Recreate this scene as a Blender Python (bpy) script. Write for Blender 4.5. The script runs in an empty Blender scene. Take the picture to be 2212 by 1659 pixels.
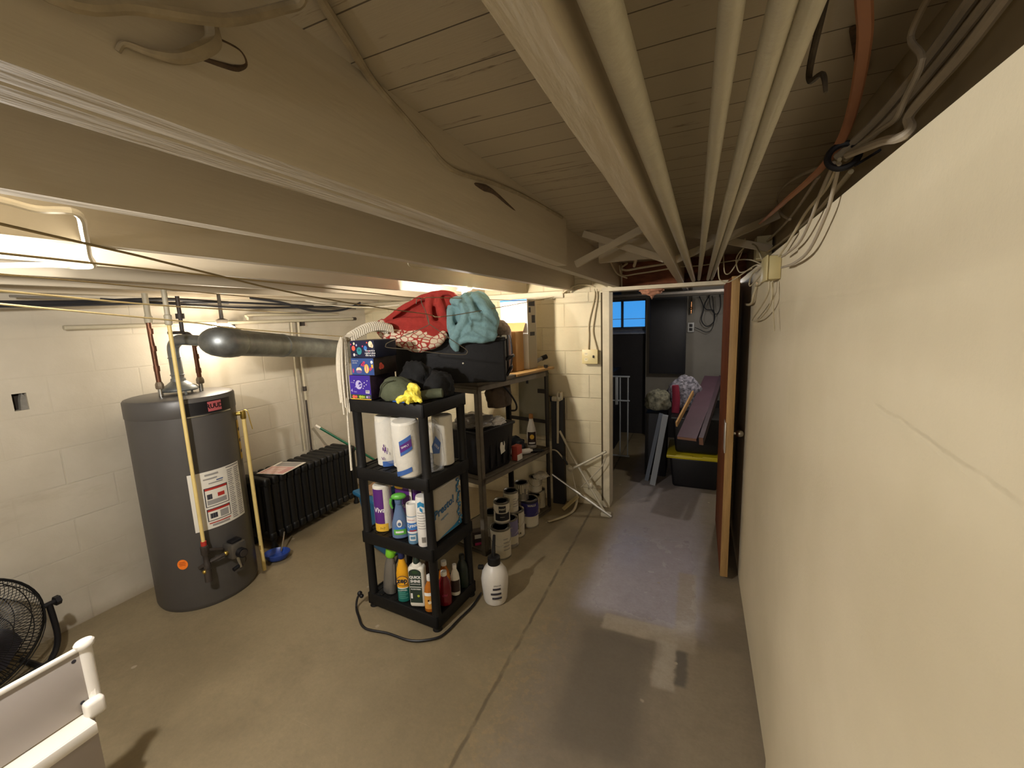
import bpy, bmesh, math, random
from mathutils import Vector, Matrix, noise
C = bpy.context.scene.collection
SC = bpy.context.scene
PI = math.pi
R = math.radians
random.seed(7)

# ------------------------------------------------------------------ camera
cam_d = bpy.data.cameras.new('camera'); cam = bpy.data.objects.new('camera', cam_d); C.objects.link(cam)
yaw, pitch, roll = -0.419318, 0.150840, -0.0374063
_f = Vector((math.sin(yaw)*math.cos(pitch), math.cos(yaw)*math.cos(pitch), -math.sin(pitch)))
_r0 = Vector((math.cos(yaw), -math.sin(yaw), 0)); _u0 = _r0.cross(_f)
_r = math.cos(roll)*_r0 + math.sin(roll)*_u0; _u = -math.sin(roll)*_r0 + math.cos(roll)*_u0
cam.matrix_world = Matrix(((_r.x, _u.x, -_f.x, 0), (_r.y, _u.y, -_f.y, 0), (_r.z, _u.z, -_f.z, 1.6), (0, 0, 0, 1)))
cam_d.sensor_width = 36; cam_d.sensor_fit = 'HORIZONTAL'; cam_d.lens = 36*907/2212; cam_d.clip_start = 0.02
SC.camera = cam

# ------------------------------------------------------------------ light and exposure
SC.view_settings.view_transform = 'Standard'; SC.view_settings.look = 'None'
SC.view_settings.gamma = 1; SC.view_settings.use_curve_mapping = False
SC.view_settings.exposure = 0.0
LAMP_NEAR = 90.0      # bare bulb left of the camera (W)
LAMP_BACK = 1100.0   # bare bulb behind the blankets (emission strength of its glass)
FILL_FAR = 14.0        # added unseen fill bulb brightening the far room, behind the open door (W)
GLOBE = 42.0          # globe over the duct (emission strength)
SKY = 1.25             # daylight seen by the far window
FILL_BEHIND = 20.0    # added unseen fill bulb behind the camera, lifts ceiling and wall (W)
WARM = (1.0, 0.965, 0.94)
W = bpy.data.worlds.new('sky'); SC.world = W; W.use_nodes = True
W.node_tree.nodes['Background'].inputs[0].default_value = (0.048, 0.300, 0.753, 1)
W.node_tree.nodes['Background'].inputs[1].default_value = SKY

# ------------------------------------------------------------------ materials
def lin(h):
    h = h.lstrip('#'); o = []
    for i in (0, 2, 4):
        c = int(h[i:i+2], 16)/255
        o.append(c/12.92 if c <= .04045 else ((c+.055)/1.055)**2.4)
    return tuple(o)+(1,)
_mats = {}
def mat(name, hx, rough=.6, metal=0, alpha=1, ns=0, na=.15, bs=0, bstr=.2, spec=.5, trans=0, emit=0, hx2=None, detail=4, stretch=None):
    if name in _mats: return _mats[name]
    m = bpy.data.materials.new(name); m.use_nodes = True; nt = m.node_tree; b = nt.nodes['Principled BSDF']
    c = lin(hx)
    b.inputs['Base Color'].default_value = c; b.inputs['Roughness'].default_value = rough; b.inputs['Metallic'].default_value = metal
    b.inputs['Specular IOR Level'].default_value = spec
    if trans: b.inputs['Transmission Weight'].default_value = trans
    if alpha < 1: b.inputs['Alpha'].default_value = alpha
    if emit:
        b.inputs['Emission Color'].default_value = c; b.inputs['Emission Strength'].default_value = emit
    tc = None
    if ns or bs:
        tc = nt.nodes.new('ShaderNodeTexCoord'); out = tc.outputs['Object']
        if stretch:
            mp = nt.nodes.new('ShaderNodeMapping'); mp.inputs['Scale'].default_value = stretch; nt.links.new(out, mp.inputs[0]); out = mp.outputs[0]
    if ns:
        n = nt.nodes.new('ShaderNodeTexNoise'); n.inputs['Scale'].default_value = ns; n.inputs['Detail'].default_value = detail; n.inputs['Roughness'].default_value = .65
        nt.links.new(out, n.inputs['Vector'])
        r = nt.nodes.new('ShaderNodeValToRGB'); e = r.color_ramp.elements
        e[0].position = .3; e[1].position = .7
        c2 = lin(hx2) if hx2 else None
        e[0].color = tuple(min(1, v*(1-na)) for v in c[:3])+(1,)
        e[1].color = c2 if c2 else tuple(min(1, v*(1+na)) for v in c[:3])+(1,)
        if c2: e[0].color = c
        nt.links.new(n.outputs['Fac'], r.inputs[0]); nt.links.new(r.outputs[0], b.inputs['Base Color'])
    if bs:
        n2 = nt.nodes.new('ShaderNodeTexNoise'); n2.inputs['Scale'].default_value = bs; n2.inputs['Detail'].default_value = 5
        nt.links.new(out, n2.inputs['Vector'])
        bp = nt.nodes.new('ShaderNodeBump'); bp.inputs['Strength'].default_value = bstr; bp.inputs['Distance'].default_value = .01
        nt.links.new(n2.outputs['Fac'], bp.inputs['Height']); nt.links.new(bp.outputs[0], b.inputs['Normal'])
    _mats[name] = m; return m

class NT:
    """small node helper"""
    def __init__(s, name, rough=.7):
        s.m = bpy.data.materials.new(name); s.m.use_nodes = True; s.nt = s.m.node_tree; s.b = s.nt.nodes['Principled BSDF']
        s.b.inputs['Roughness'].default_value = rough
        s.tc = s.nt.nodes.new('ShaderNodeTexCoord'); s.co = s.tc.outputs['Object']
    def link(s, a, b): s.nt.links.new(a, b)
    def setin(s, sock, v):
        if hasattr(v, 'is_linked') or hasattr(v, 'links'): s.link(v, sock)
        else: sock.default_value = v
    def math(s, op, a, b=0.0, c=0.0, clamp=False):
        n = s.nt.nodes.new('ShaderNodeMath'); n.operation = op; n.use_clamp = clamp
        s.setin(n.inputs[0], a); s.setin(n.inputs[1], b); s.setin(n.inputs[2], c); return n.outputs[0]
    def noise(s, scale, detail=4, vec=None, rough=.6):
        n = s.nt.nodes.new('ShaderNodeTexNoise'); n.inputs['Scale'].default_value = scale; n.inputs['Detail'].default_value = detail; n.inputs['Roughness'].default_value = rough
        s.link(vec or s.co, n.inputs['Vector']); return n.outputs['Fac']
    def xyz(s, vec=None):
        n = s.nt.nodes.new('ShaderNodeSeparateXYZ'); s.link(vec or s.co, n.inputs[0]); return n.outputs
    def comb(s, x=0.0, y=0.0, z=0.0):
        n = s.nt.nodes.new('ShaderNodeCombineXYZ')
        for i, v in enumerate((x, y, z)): s.setin(n.inputs[i], v)
        return n.outputs[0]
    def scale(s, v, vec=None):
        n = s.nt.nodes.new('ShaderNodeMapping'); n.inputs['Scale'].default_value = v; s.link(vec or s.co, n.inputs[0]); return n.outputs[0]
    def ramp(s, f, p0, p1, c0=(0, 0, 0, 1), c1=(1, 1, 1, 1)):
        n = s.nt.nodes.new('ShaderNodeValToRGB'); e = n.color_ramp.elements
        e[0].position = p0; e[1].position = p1; e[0].color = c0; e[1].color = c1; s.link(f, n.inputs[0]); return n.outputs[0]
    def step(s, f, lo, hi):
        n = s.nt.nodes.new('ShaderNodeMapRange'); n.interpolation_type = 'SMOOTHSTEP'; s.setin(n.inputs[0], f)
        n.inputs[1].default_value = lo; n.inputs[2].default_value = hi; return n.outputs[0]
    def mix(s, fac, a, b, mode='MIX'):
        n = s.nt.nodes.new('ShaderNodeMix'); n.data_type = 'RGBA'; n.blend_type = mode
        s.setin(n.inputs[0], fac); s.setin(n.inputs[6], a); s.setin(n.inputs[7], b); return n.outputs[2]
    def color(s, c): s.setin(s.b.inputs['Base Color'], c)
    def bump(s, h, strength=.3, dist=.01):
        n = s.nt.nodes.new('ShaderNodeBump'); n.inputs['Strength'].default_value = strength; n.inputs['Distance'].default_value = dist
        s.link(h, n.inputs['Height']); s.link(n.outputs[0], s.b.inputs['Normal'])
    def boxmask(s, x, y, x0, x1, y0, y1, e=.02):
        a = s.math('MULTIPLY', s.step(x, x0-e, x0+e), s.step(x, x1+e, x1-e))
        b = s.math('MULTIPLY', s.step(y, y0-e, y0+e), s.step(y, y1+e, y1-e))
        return s.math('MULTIPLY', a, b)

# ------------------------------------------------------------------ mesh builder
class MB:
    def __init__(s): s.bm = bmesh.new(); s.mats = []
    def mi(s, m):
        if m not in s.mats: s.mats.append(m)
        return s.mats.index(m)
    def add(s, bm, m, M=None):
        if M is not None: bmesh.ops.transform(bm, matrix=M, verts=bm.verts)
        i = s.mi(m)
        for f in bm.faces: f.material_index = i
        me = bpy.data.meshes.new('t'); bm.to_mesh(me); bm.free(); s.bm.from_mesh(me); bpy.data.meshes.remove(me); return s
    def box(s, x0, x1, y0, y1, z0, z1, m, bev=0, M=None, seg=2, sub=0):
        bm = bmesh.new(); bmesh.ops.create_cube(bm, size=1)
        for v in bm.verts: v.co = Vector(((x0+x1)/2+v.co.x*(x1-x0), (y0+y1)/2+v.co.y*(y1-y0), (z0+z1)/2+v.co.z*(z1-z0)))
        if bev: bmesh.ops.bevel(bm, geom=bm.edges[:], offset=bev, segments=seg, affect='EDGES', profile=.5)
        return s.add(bm, m, M)
    def taper(s, x0, x1, y0, y1, z0, z1, k, m, bev=0, M=None):
        """box whose bottom is k times its top"""
        bm = bmesh.new(); bmesh.ops.create_cube(bm, size=1)
        cx, cy = (x0+x1)/2, (y0+y1)/2
        for v in bm.verts:
            q = 1 if v.co.z > 0 else k
            v.co = Vector((cx+v.co.x*(x1-x0)*q, cy+v.co.y*(y1-y0)*q, (z0+z1)/2+v.co.z*(z1-z0)))
        if bev: bmesh.ops.bevel(bm, geom=bm.edges[:], offset=bev, segments=3, affect='EDGES', profile=.5)
        return s.add(bm, m, M)
    def beam(s, p0, p1, w, h, m, up=(0, 0, 1), bev=0):
        p0 = Vector(p0); p1 = Vector(p1); y = (p1-p0); L = y.length; y.normalize()
        x = y.cross(Vector(up))
        if x.length < 1e-4: x = y.cross(Vector((1, 0, 0)))
        x.normalize(); z = x.cross(y)
        M = Matrix(((x.x, y.x, z.x, p0.x), (x.y, y.y, z.y, p0.y), (x.z, y.z, z.z, p0.z), (0, 0, 0, 1)))
        return s.box(-w/2, w/2, 0, L, -h/2, h/2, m, bev, M)
    def lathe(s, prof, m, c=(0, 0, 0), n=24, M=None, sx=1, sy=1, a0=0, a1=2*PI):
        bm = bmesh.new(); full = abs(a1-a0-2*PI) < 1e-5; rows = []
        k = n if full else n+1
        for r, z in prof:
            rows.append([bm.verts.new((c[0]+r*math.cos(a0+(a1-a0)*i/n)*sx, c[1]+r*math.sin(a0+(a1-a0)*i/n)*sy, c[2]+z)) for i in range(k)])
        for a, b in zip(rows, rows[1:]):
            for i in range(n):
                j = (i+1) % k
                bm.faces.new((a[i], a[j], b[j], b[i]))
        if full:
            if prof[0][0] > 1e-4: bm.faces.new(rows[0][::-1])
            if prof[-1][0] > 1e-4: bm.faces.new(rows[-1])
        bmesh.ops.remove_doubles(bm, verts=bm.verts, dist=1e-5)
        return s.add(bm, m, M)
    def cyl(s, p0, p1, r0, m, r1=None, n=16):
        r1 = r0 if r1 is None else r1
        p0 = Vector(p0); p1 = Vector(p1); d = p1-p0
        M = Matrix.Translation(p0) @ d.to_track_quat('Z', 'Y').to_matrix().to_4x4()
        return s.lathe([(r0, 0), (r1, d.length)], m, n=n, M=M)
    def tube(s, pts, r, m, n=8, sub=5, smooth=True, flat=1.0, caps=True):
        P = [Vector(p) for p in pts]
        rr = r if isinstance(r, (list, tuple)) else [r]*len(P)
        if smooth and len(P) > 2:
            Q = []; q = []
            for i in range(len(P)-1):
                a = P[max(i-1, 0)]; b = P[i]; c = P[i+1]; d = P[min(i+2, len(P)-1)]
                for k in range(sub):
                    t = k/sub
                    Q.append(.5*((2*b)+(c-a)*t+(2*a-5*b+4*c-d)*t*t+(3*b-a-3*c+d)*t**3)); q.append(rr[i]+(rr[i+1]-rr[i])*t)
            Q.append(P[-1]); q.append(rr[-1]); P, rr = Q, q
        bm = bmesh.new(); rows = []; prev = None
        for i, p in enumerate(P):
            t = (P[min(i+1, len(P)-1)]-P[max(i-1, 0)])
            if t.length < 1e-7: t = Vector((0, 0, 1))
            t.normalize()
            if prev is None:
                a = Vector((0, 0, 1)) if abs(t.z) < .9 else Vector((1, 0, 0)); u = a.cross(t).normalized()
            else:
                u = prev-t*prev.dot(t)
                if u.length < 1e-5: u = Vector((1, 0, 0)).cross(t)
                u.normalize()
            prev = u; v = t.cross(u)
            rows.append([bm.verts.new(p+rr[i]*(math.cos(2*PI*k/n)*u+math.sin(2*PI*k/n)*v*flat)) for k in range(n)])
        for a, b in zip(rows, rows[1:]):
            for k in range(n): bm.faces.new((a[k], a[(k+1) % n], b[(k+1) % n], b[k]))
        if caps: bm.faces.new(rows[0][::-1]); bm.faces.new(rows[-1])
        return s.add(bm, m)
    def sph(s, c, r, m, sc=(1, 1, 1), M=None, u=20, v=12):
        bm = bmesh.new(); bmesh.ops.create_uvsphere(bm, u_segments=u, v_segments=v, radius=r)
        for q in bm.verts: q.co = Vector((q.co.x*sc[0]+c[0], q.co.y*sc[1]+c[1], q.co.z*sc[2]+c[2]))
        return s.add(bm, m, M)
    def torus(s, c, R_, r, m, M=None, n=32, k=8):
        bm = bmesh.new(); rows = []
        for i in range(n):
            a = 2*PI*i/n
            rows.append([bm.verts.new((c[0]+(R_+r*math.cos(2*PI*j/k))*math.cos(a), c[1]+(R_+r*math.cos(2*PI*j/k))*math.sin(a), c[2]+r*math.sin(2*PI*j/k))) for j in range(k)])
        for i in range(n):
            a, b = rows[i], rows[(i+1) % n]
            for j in range(k): bm.faces.new((a[j], b[j], b[(j+1) % k], a[(j+1) % k]))
        return s.add(bm, m, M)
    def blob(s, c, sc, m, seed=0, amp=.15, freq=2.0, flat=True, M=None, lev=4, rough=.5):
        """a crumpled soft lump resting on its flat underside (c is the middle of the underside)"""
        bm = bmesh.new(); bmesh.ops.create_icosphere(bm, subdivisions=lev, radius=1)
        o = Vector((seed*7.3, seed*3.1, seed*1.7))
        for v in bm.verts:
            d = v.co.normalized(); n1 = noise.fractal(d*freq+o, 1, 2, 4); n2 = 1-2*abs(noise.noise(d*freq*1.8+o*2))
            k = 1+amp*(n1+rough*n2); p = d*k
            z = p.z
            if flat: z = max(z, -.55)+.55
            v.co = Vector((c[0]+p.x*sc[0], c[1]+p.y*sc[1], c[2]+z*sc[2]))
        return s.add(bm, m, M)
    def sheet(s, prof, wid, th, m, M=None, amp=.01, freq=9, seed=0, nseg=18, sub=6, wob=0, m2=None, pattern=None):
        """folded cloth: a profile (x,z) smoothed, thickened and swept along y by wid"""
        P = [Vector((p[0], 0, p[1])) for p in prof]; Q = []
        for i in range(len(P)-1):
            a = P[max(i-1, 0)]; b = P[i]; c = P[i+1]; d = P[min(i+2, len(P)-1)]
            for k in range(sub):
                t = k/sub; Q.append(.5*((2*b)+(c-a)*t+(2*a-5*b+4*c-d)*t*t+(3*b-a-3*c+d)*t**3))
        Q.append(P[-1]); nrm = []
        for i in range(len(Q)):
            t = (Q[min(i+1, len(Q)-1)]-Q[max(i-1, 0)]).normalized(); nrm.append(Vector((-t.z, 0, t.x)))
        loop = [q+n*th/2 for q, n in zip(Q, nrm)]
        e = Q[-1]+(Q[-1]-Q[-2]).normalized()*th*.45; loop.append(e)
        loop += [q-n*th/2 for q, n in reversed(list(zip(Q, nrm)))]
        loop.append(Q[0]+(Q[0]-Q[1]).normalized()*th*.45)
        bm = bmesh.new(); rows = []; o = Vector((seed*5.1, seed*2.3, seed*9.7))
        for j in range(nseg+1):
            y = wid*(j/nseg-.5); edge = 1-(abs(2*j/nseg-1))**8*.25
            row = []
            for p in loop:
                q = Vector((p.x, y, p.z)); dn = noise.noise_vector(q*freq+o)*amp + noise.noise_vector(q*freq*3+o)*amp*.35
                w = math.sin(y*wob*20+p.z*8)*wob*.02 if wob else 0
                row.append(bm.verts.new(q+dn+Vector((w, 0, w*.5))))
            rows.append(row)
        k = len(loop)
        for a, b in zip(rows, rows[1:]):
            for i in range(k): bm.faces.new((a[i], a[(i+1) % k], b[(i+1) % k], b[i]))
        for row, rev in ((rows[0], False), (rows[-1], True)):
            h = len(Q)
            for i in range(h-1):
                vs = [row[i], row[i+1], row[2*h-1-i], row[2*h-i]] if True else 0
                try: bm.faces.new(vs if rev else vs[::-1])
                except Exception: pass
        return s.add(bm, m, M)
    def disc(s, cx, cz, rx, rz, m, y=-.001, n=20, M=None, rot=0):
        bm = bmesh.new(); ca, sa = math.cos(rot), math.sin(rot); vs = []
        for i in range(n):
            a = rx*math.cos(2*PI*i/n); b = rz*math.sin(2*PI*i/n)
            vs.append(bm.verts.new((cx+a*ca-b*sa, y, cz+a*sa+b*ca)))
        bm.faces.new(vs); return s.add(bm, m, M)
    def rect(s, x0, x1, z0, z1, m, y=-.001, M=None):
        return s.poly([(x0, y, z0), (x1, y, z0), (x1, y, z1), (x0, y, z1)], m, M)
    def poly(s, pts, m, M=None):
        bm = bmesh.new(); bm.faces.new([bm.verts.new(p) for p in pts]); return s.add(bm, m, M)
    def ext(s, pts, d, m, M=None, bev=0):
        """polygon in the xz plane extruded along +y by d"""
        bm = bmesh.new(); f = bm.faces.new([bm.verts.new((p[0], 0, p[1])) for p in pts])
        r = bmesh.ops.extrude_face_region(bm, geom=[f])
        for v in r['geom']:
            if isinstance(v, bmesh.types.BMVert): v.co.y += d
        bmesh.ops.recalc_face_normals(bm, faces=bm.faces)
        if bev: bmesh.ops.bevel(bm, geom=bm.edges[:], offset=bev, segments=2, affect='EDGES')
        return s.add(bm, m, M)
    def text(s, t, size, x, z, m, y=-.0015, M=None, cyl=None, align='CENTER', sx=1, bold=0, shear=0, rot=0):
        """lettering in the xz plane facing -y; cyl=r bends it round a vertical axis at the origin"""
        cu = bpy.data.curves.new('f', 'FONT'); cu.body = t; cu.size = size; cu.align_x = align; cu.align_y = 'CENTER'; cu.resolution_u = 2; cu.offset = bold; cu.shear = shear
        o = bpy.data.objects.new('f', cu); me = bpy.data.meshes.new_from_object(o)
        bm = bmesh.new(); bm.from_mesh(me)
        if cyl: bmesh.ops.subdivide_edges(bm, edges=[e for e in bm.edges if e.calc_length() > size*.3], cuts=1); bmesh.ops.triangulate(bm, faces=bm.faces)
        ca, sa = math.cos(rot), math.sin(rot)
        for v in bm.verts:
            px, pz = v.co.x*sx, v.co.y
            px, pz = x+px*ca-pz*sa, z+px*sa+pz*ca
            if cyl: a = -PI/2+px/cyl; v.co = Vector((cyl*math.cos(a), cyl*math.sin(a), pz))
            else: v.co = Vector((px, y, pz))
        bpy.data.objects.remove(o); bpy.data.curves.remove(cu); bpy.data.meshes.remove(me)
        return s.add(bm, m, M)
    def band(s, r, z0, z1, m, w=None, x=0, sx=1, sy=1, n=24, M=None):
        """a label wrapped on a vertical cylinder, centred on -y; w = arc length, None = all round"""
        if w is None: return s.lathe([(r, z0), (r, z1)], m, n=n, sx=sx, sy=sy, M=M) if False else s._band(r, z0, z1, m, 0, 2*PI, sx, sy, n, M)
        return s._band(r, z0, z1, m, -PI/2+(x-w/2)/r, -PI/2+(x+w/2)/r, sx, sy, n, M)
    def _band(s, r, z0, z1, m, a0, a1, sx, sy, n, M):
        bm = bmesh.new(); prev = None
        for i in range(n+1):
            a = a0+(a1-a0)*i/n; p = [bm.verts.new((r*math.cos(a)*sx, r*math.sin(a)*sy, z)) for z in (z0, z1)]
            if prev: bm.faces.new((prev[0], p[0], p[1], prev[1]))
            prev = p
        return s.add(bm, m, M)
    def soften(s, voxel=.008, it=8, amp=.006, size=.05):
        """melt everything added so far into one soft cloth-like skin"""
        me = bpy.data.meshes.new('t'); bmesh.ops.recalc_face_normals(s.bm, faces=s.bm.faces); s.bm.to_mesh(me); o = bpy.data.objects.new('t', me); C.objects.link(o)
        r = o.modifiers.new('r', 'REMESH'); r.mode = 'VOXEL'; r.voxel_size = voxel
        q = o.modifiers.new('s', 'SMOOTH'); q.iterations = it; q.factor = .5
        dg = bpy.context.evaluated_depsgraph_get(); dg.update(); m2 = bpy.data.meshes.new_from_object(o.evaluated_get(dg))
        bpy.data.objects.remove(o); bpy.data.meshes.remove(me); s.bm.free(); s.bm = bmesh.new(); s.bm.from_mesh(m2); bpy.data.meshes.remove(m2)
        s.bm.normal_update()
        for v in s.bm.verts:
            p = v.co/size; v.co += v.normal*amp*(noise.fractal(p, .9, 2, 4)*.8-.6*abs(noise.noise(p*1.7+Vector((3, 1, 7)))))
        for f in s.bm.faces: f.material_index = 0
        return s
    def build(s, name, parent=None, loc=None, rz=0, ang=35, M=None):
        me = bpy.data.meshes.new(name); bmesh.ops.recalc_face_normals(s.bm, faces=[f for f in s.bm.faces]) if False else None
        s.bm.to_mesh(me); s.bm.free()
        for m in s.mats: me.materials.append(m)
        for p in me.polygons: p.use_smooth = True
        me.set_sharp_from_angle(angle=R(ang))
        o = bpy.data.objects.new(name, me); C.objects.link(o)
        if parent: o.parent = parent
        if M is not None: o.matrix_local = M
        if loc is not None: o.location = loc
        if rz: o.rotation_euler = (0, 0, rz)
        return o

def tag(o, label, cat, group=None, kind=None):
    o['label'] = label; o['category'] = cat
    if group: o['group'] = group
    if kind: o['kind'] = kind
    return o
def thing(name, label, cat, loc=(0, 0, 0), rz=0, group=None):
    o = bpy.data.objects.new(name, None); C.objects.link(o); o.empty_display_size = .05
    o.location = loc; o.rotation_euler = (0, 0, rz); return tag(o, label, cat, group)
def struct(mb, name, **k):
    o = mb.build(name, **k); o['kind'] = 'structure'; return o
def lin_m(x, y, z, rz=0, rx=0, ry=0):
    return Matrix.Translation((x, y, z)) @ Matrix.Rotation(rz, 4, 'Z') @ Matrix.Rotation(rx, 4, 'X') @ Matrix.Rotation(ry, 4, 'Y')
# ------------------------------------------------------------------ setting
XL, XR, YB, YF, ZD = -3.14, 0.258, 3.40, 5.80, 2.008
def concrete():
    t = NT('floor concrete', .62); x, y, z = t.xyz()
    n1 = t.noise(1.1, 6); n2 = t.noise(5, 8, rough=.7); n3 = t.noise(60, 3)
    brown = t.mix(t.step(n1, .35, .65), lin('#786b50'), lin('#8f8062'))
    brown = t.mix(t.math('MULTIPLY', t.step(n2, .50, .75), .40), brown, lin('#665a43'))
    gray = t.mix(t.step(n1, .35, .7), lin('#766c5e'), lin('#897e6c'))
    gray = t.mix(t.math('MULTIPLY', t.step(n2, .48, .75), .5), gray, lin('#615a52'))
    wob = t.math('MULTIPLY_ADD', t.noise(2.2, 5), .16, -.08)
    xx = t.math('ADD', x, wob)
    right = t.step(xx, -.80, -.55)
    far = t.step(y, 2.1, 3.0)
    right = t.math('MULTIPLY', right, t.math('SUBTRACT', 1.0, t.math('MULTIPLY', t.step(xx, -.45, -.6), far)))
    c = t.mix(right, brown, gray)
    # ochre worn spots along the slab joint
    och = t.math('MULTIPLY', t.boxmask(xx, y, -.86, -.55, .9, 2.0, .12), t.step(t.noise(22, 6, rough=.75), .5, .58))
    c = t.mix(t.math('MULTIPLY', och, .45), c, lin('#95805a'))
    # grey doorway floor paint, window's blue reflection put into its colour; lighter overpainted patches
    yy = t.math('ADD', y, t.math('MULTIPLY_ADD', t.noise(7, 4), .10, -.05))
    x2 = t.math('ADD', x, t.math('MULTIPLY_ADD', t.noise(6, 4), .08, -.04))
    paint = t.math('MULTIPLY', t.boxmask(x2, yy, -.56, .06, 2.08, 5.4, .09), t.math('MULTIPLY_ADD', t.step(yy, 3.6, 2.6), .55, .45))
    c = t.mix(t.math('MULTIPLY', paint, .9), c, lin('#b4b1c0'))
    for (a, b, d, e, col, k) in ((-.42, -.06, 1.97, 2.09, '#b3a896', .8), (-.07, .03, 1.95, 2.62, '#ada292', .72), (-.15, -.05, 1.70, 1.99, '#b3aa9a', .78),
                                 (-.05, .24, 1.15, 2.02, '#968a76', .6), (.03, .22, 2.25, 2.40, '#a0968a', .6), (-.055, -.005, 1.74, 1.95, '#4c4a48', .88), (-.50, -.17, 1.30, 1.96, '#4f4b46', .65), (-.17, -.14, 1.86, 2.0, '#5a5046', .7)):
        c = t.mix(t.math('MULTIPLY', t.boxmask(x2 if k < .7 else t.math('ADD', x, t.math('MULTIPLY_ADD', t.noise(18, 3), .03, -.015)), yy if k < .7 else y, a, b, d, e, .012 if k > .7 else .05), k), c, lin(col))
    # hollow, damp stain by the rack, paint chips
    st = t.math('MULTIPLY', t.boxmask(x2, yy, -.92, -.62, 2.72, 2.96, .07), .45)
    c = t.mix(st, c, lin('#4a3d2b'))
    v = t.nt.nodes.new('ShaderNodeTexVoronoi'); v.inputs['Scale'].default_value = 7; v.inputs['Randomness'].default_value = 1
    t.link(t.co, v.inputs['Vector'])
    chip = t.math('MULTIPLY', t.step(t.math('ADD', v.outputs['Distance'], t.math('MULTIPLY', t.noise(45, 3), .10)), .15, .11), t.step(t.noise(2.5, 2), .47, .53))
    c = t.mix(t.math('MULTIPLY', chip, .8), c, lin('#b3a893'))
    # slab joint
    jx = t.math('ABSOLUTE', t.math('ADD', t.math('ADD', x, .782), t.math('MULTIPLY_ADD', t.noise(9, 5), .022, -.011)))
    crack = t.math('MULTIPLY', t.step(jx, .012, .003), t.step(t.noise(6, 4), .25, .5))
    c = t.mix(t.math('MULTIPLY', crack, .75), c, lin('#3a3020'))
    sc = t.math('MULTIPLY', t.step(t.noise(1, 5, t.scale((3, 55, 1)), .7), .62, .72), t.step(t.noise(3, 3), .45, .6))
    c = t.mix(t.math('MULTIPLY', sc, .30), c, lin('#b5a78c'))
    mott = t.step(t.noise(16, 8, rough=.8), .35, .72)
    c = t.mix(t.math('MULTIPLY', mott, .22), c, lin('#4f4432'))
    c = t.mix(.12, c, lin('#a99878'))
    t.color(t.mix(t.math('MULTIPLY', n3, .25), c, lin('#3c3225')))
    rg = t.math('SUBTRACT', .66, t.math('MULTIPLY', paint, t.math('MULTIPLY_ADD', t.noise(11, 5), .50, .22)))
    t.setin(t.b.inputs['Roughness'], rg)
    t.bump(t.math('SUBTRACT', t.math('ADD', t.math('MULTIPLY', n2, .5), t.math('MULTIPLY', n3, .15)), t.math('MULTIPLY', crack, .8)), .35, .01)
    return t.m
def block_wall(name, axis, base, base2, seam=.5, row=.2, depth=.5, off=0.0, foot_band=True):
    t = NT(name, .75); x, y, z = t.xyz(); h = y if axis == 'y' else x
    v = t.comb(h, t.math('ADD', z, off), 0.0)
    b = t.nt.nodes.new('ShaderNodeTexBrick'); t.link(v, b.inputs['Vector']); b.inputs['Scale'].default_value = 1
    b.inputs['Mortar Size'].default_value = .006; b.inputs['Mortar Smooth'].default_value = .6; b.inputs['Brick Width'].default_value = .406; b.inputs['Row Height'].default_value = row
    b.inputs['Color1'].default_value = b.inputs['Color2'].default_value = (1, 1, 1, 1); b.inputs['Mortar'].default_value = (0, 0, 0, 1)
    n = t.noise(1.6, 5); n2 = t.noise(14, 6, rough=.7)
    patchy = t.step(n, .42, .62)
    mort = t.math('MULTIPLY', t.math('SUBTRACT', 1.0, b.outputs['Color']), t.math('MULTIPLY_ADD', patchy, seam, seam*.35))
    c = t.mix(t.step(n, .3, .7), lin(base), lin(base2))
    c = t.mix(t.math('MULTIPLY', mort, .35), c, lin('#7d6c4c'))
    dirt = t.math('MULTIPLY', t.step(t.noise(1, 6, t.scale((1.5, 1.5, 5)), .7), .55, .75), .28)
    c = t.mix(dirt, c, lin('#8a7b62'))
    if foot_band:
        # ragged darker brown band towards the foot of the wall, and old paint wear
        g = t.math('MULTIPLY', t.step(t.math('ADD', z, t.math('MULTIPLY', n2, .06)), .11, .03), .4)
        c = t.mix(g, c, lin('#7b6649'))
    t.color(c)
    t.bump(t.math('SUBTRACT', t.math('ADD', t.math('MULTIPLY', n2, .35), t.math('MULTIPLY', t.noise(90, 3), .06)), mort), depth, .012)
    return t.m
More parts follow.
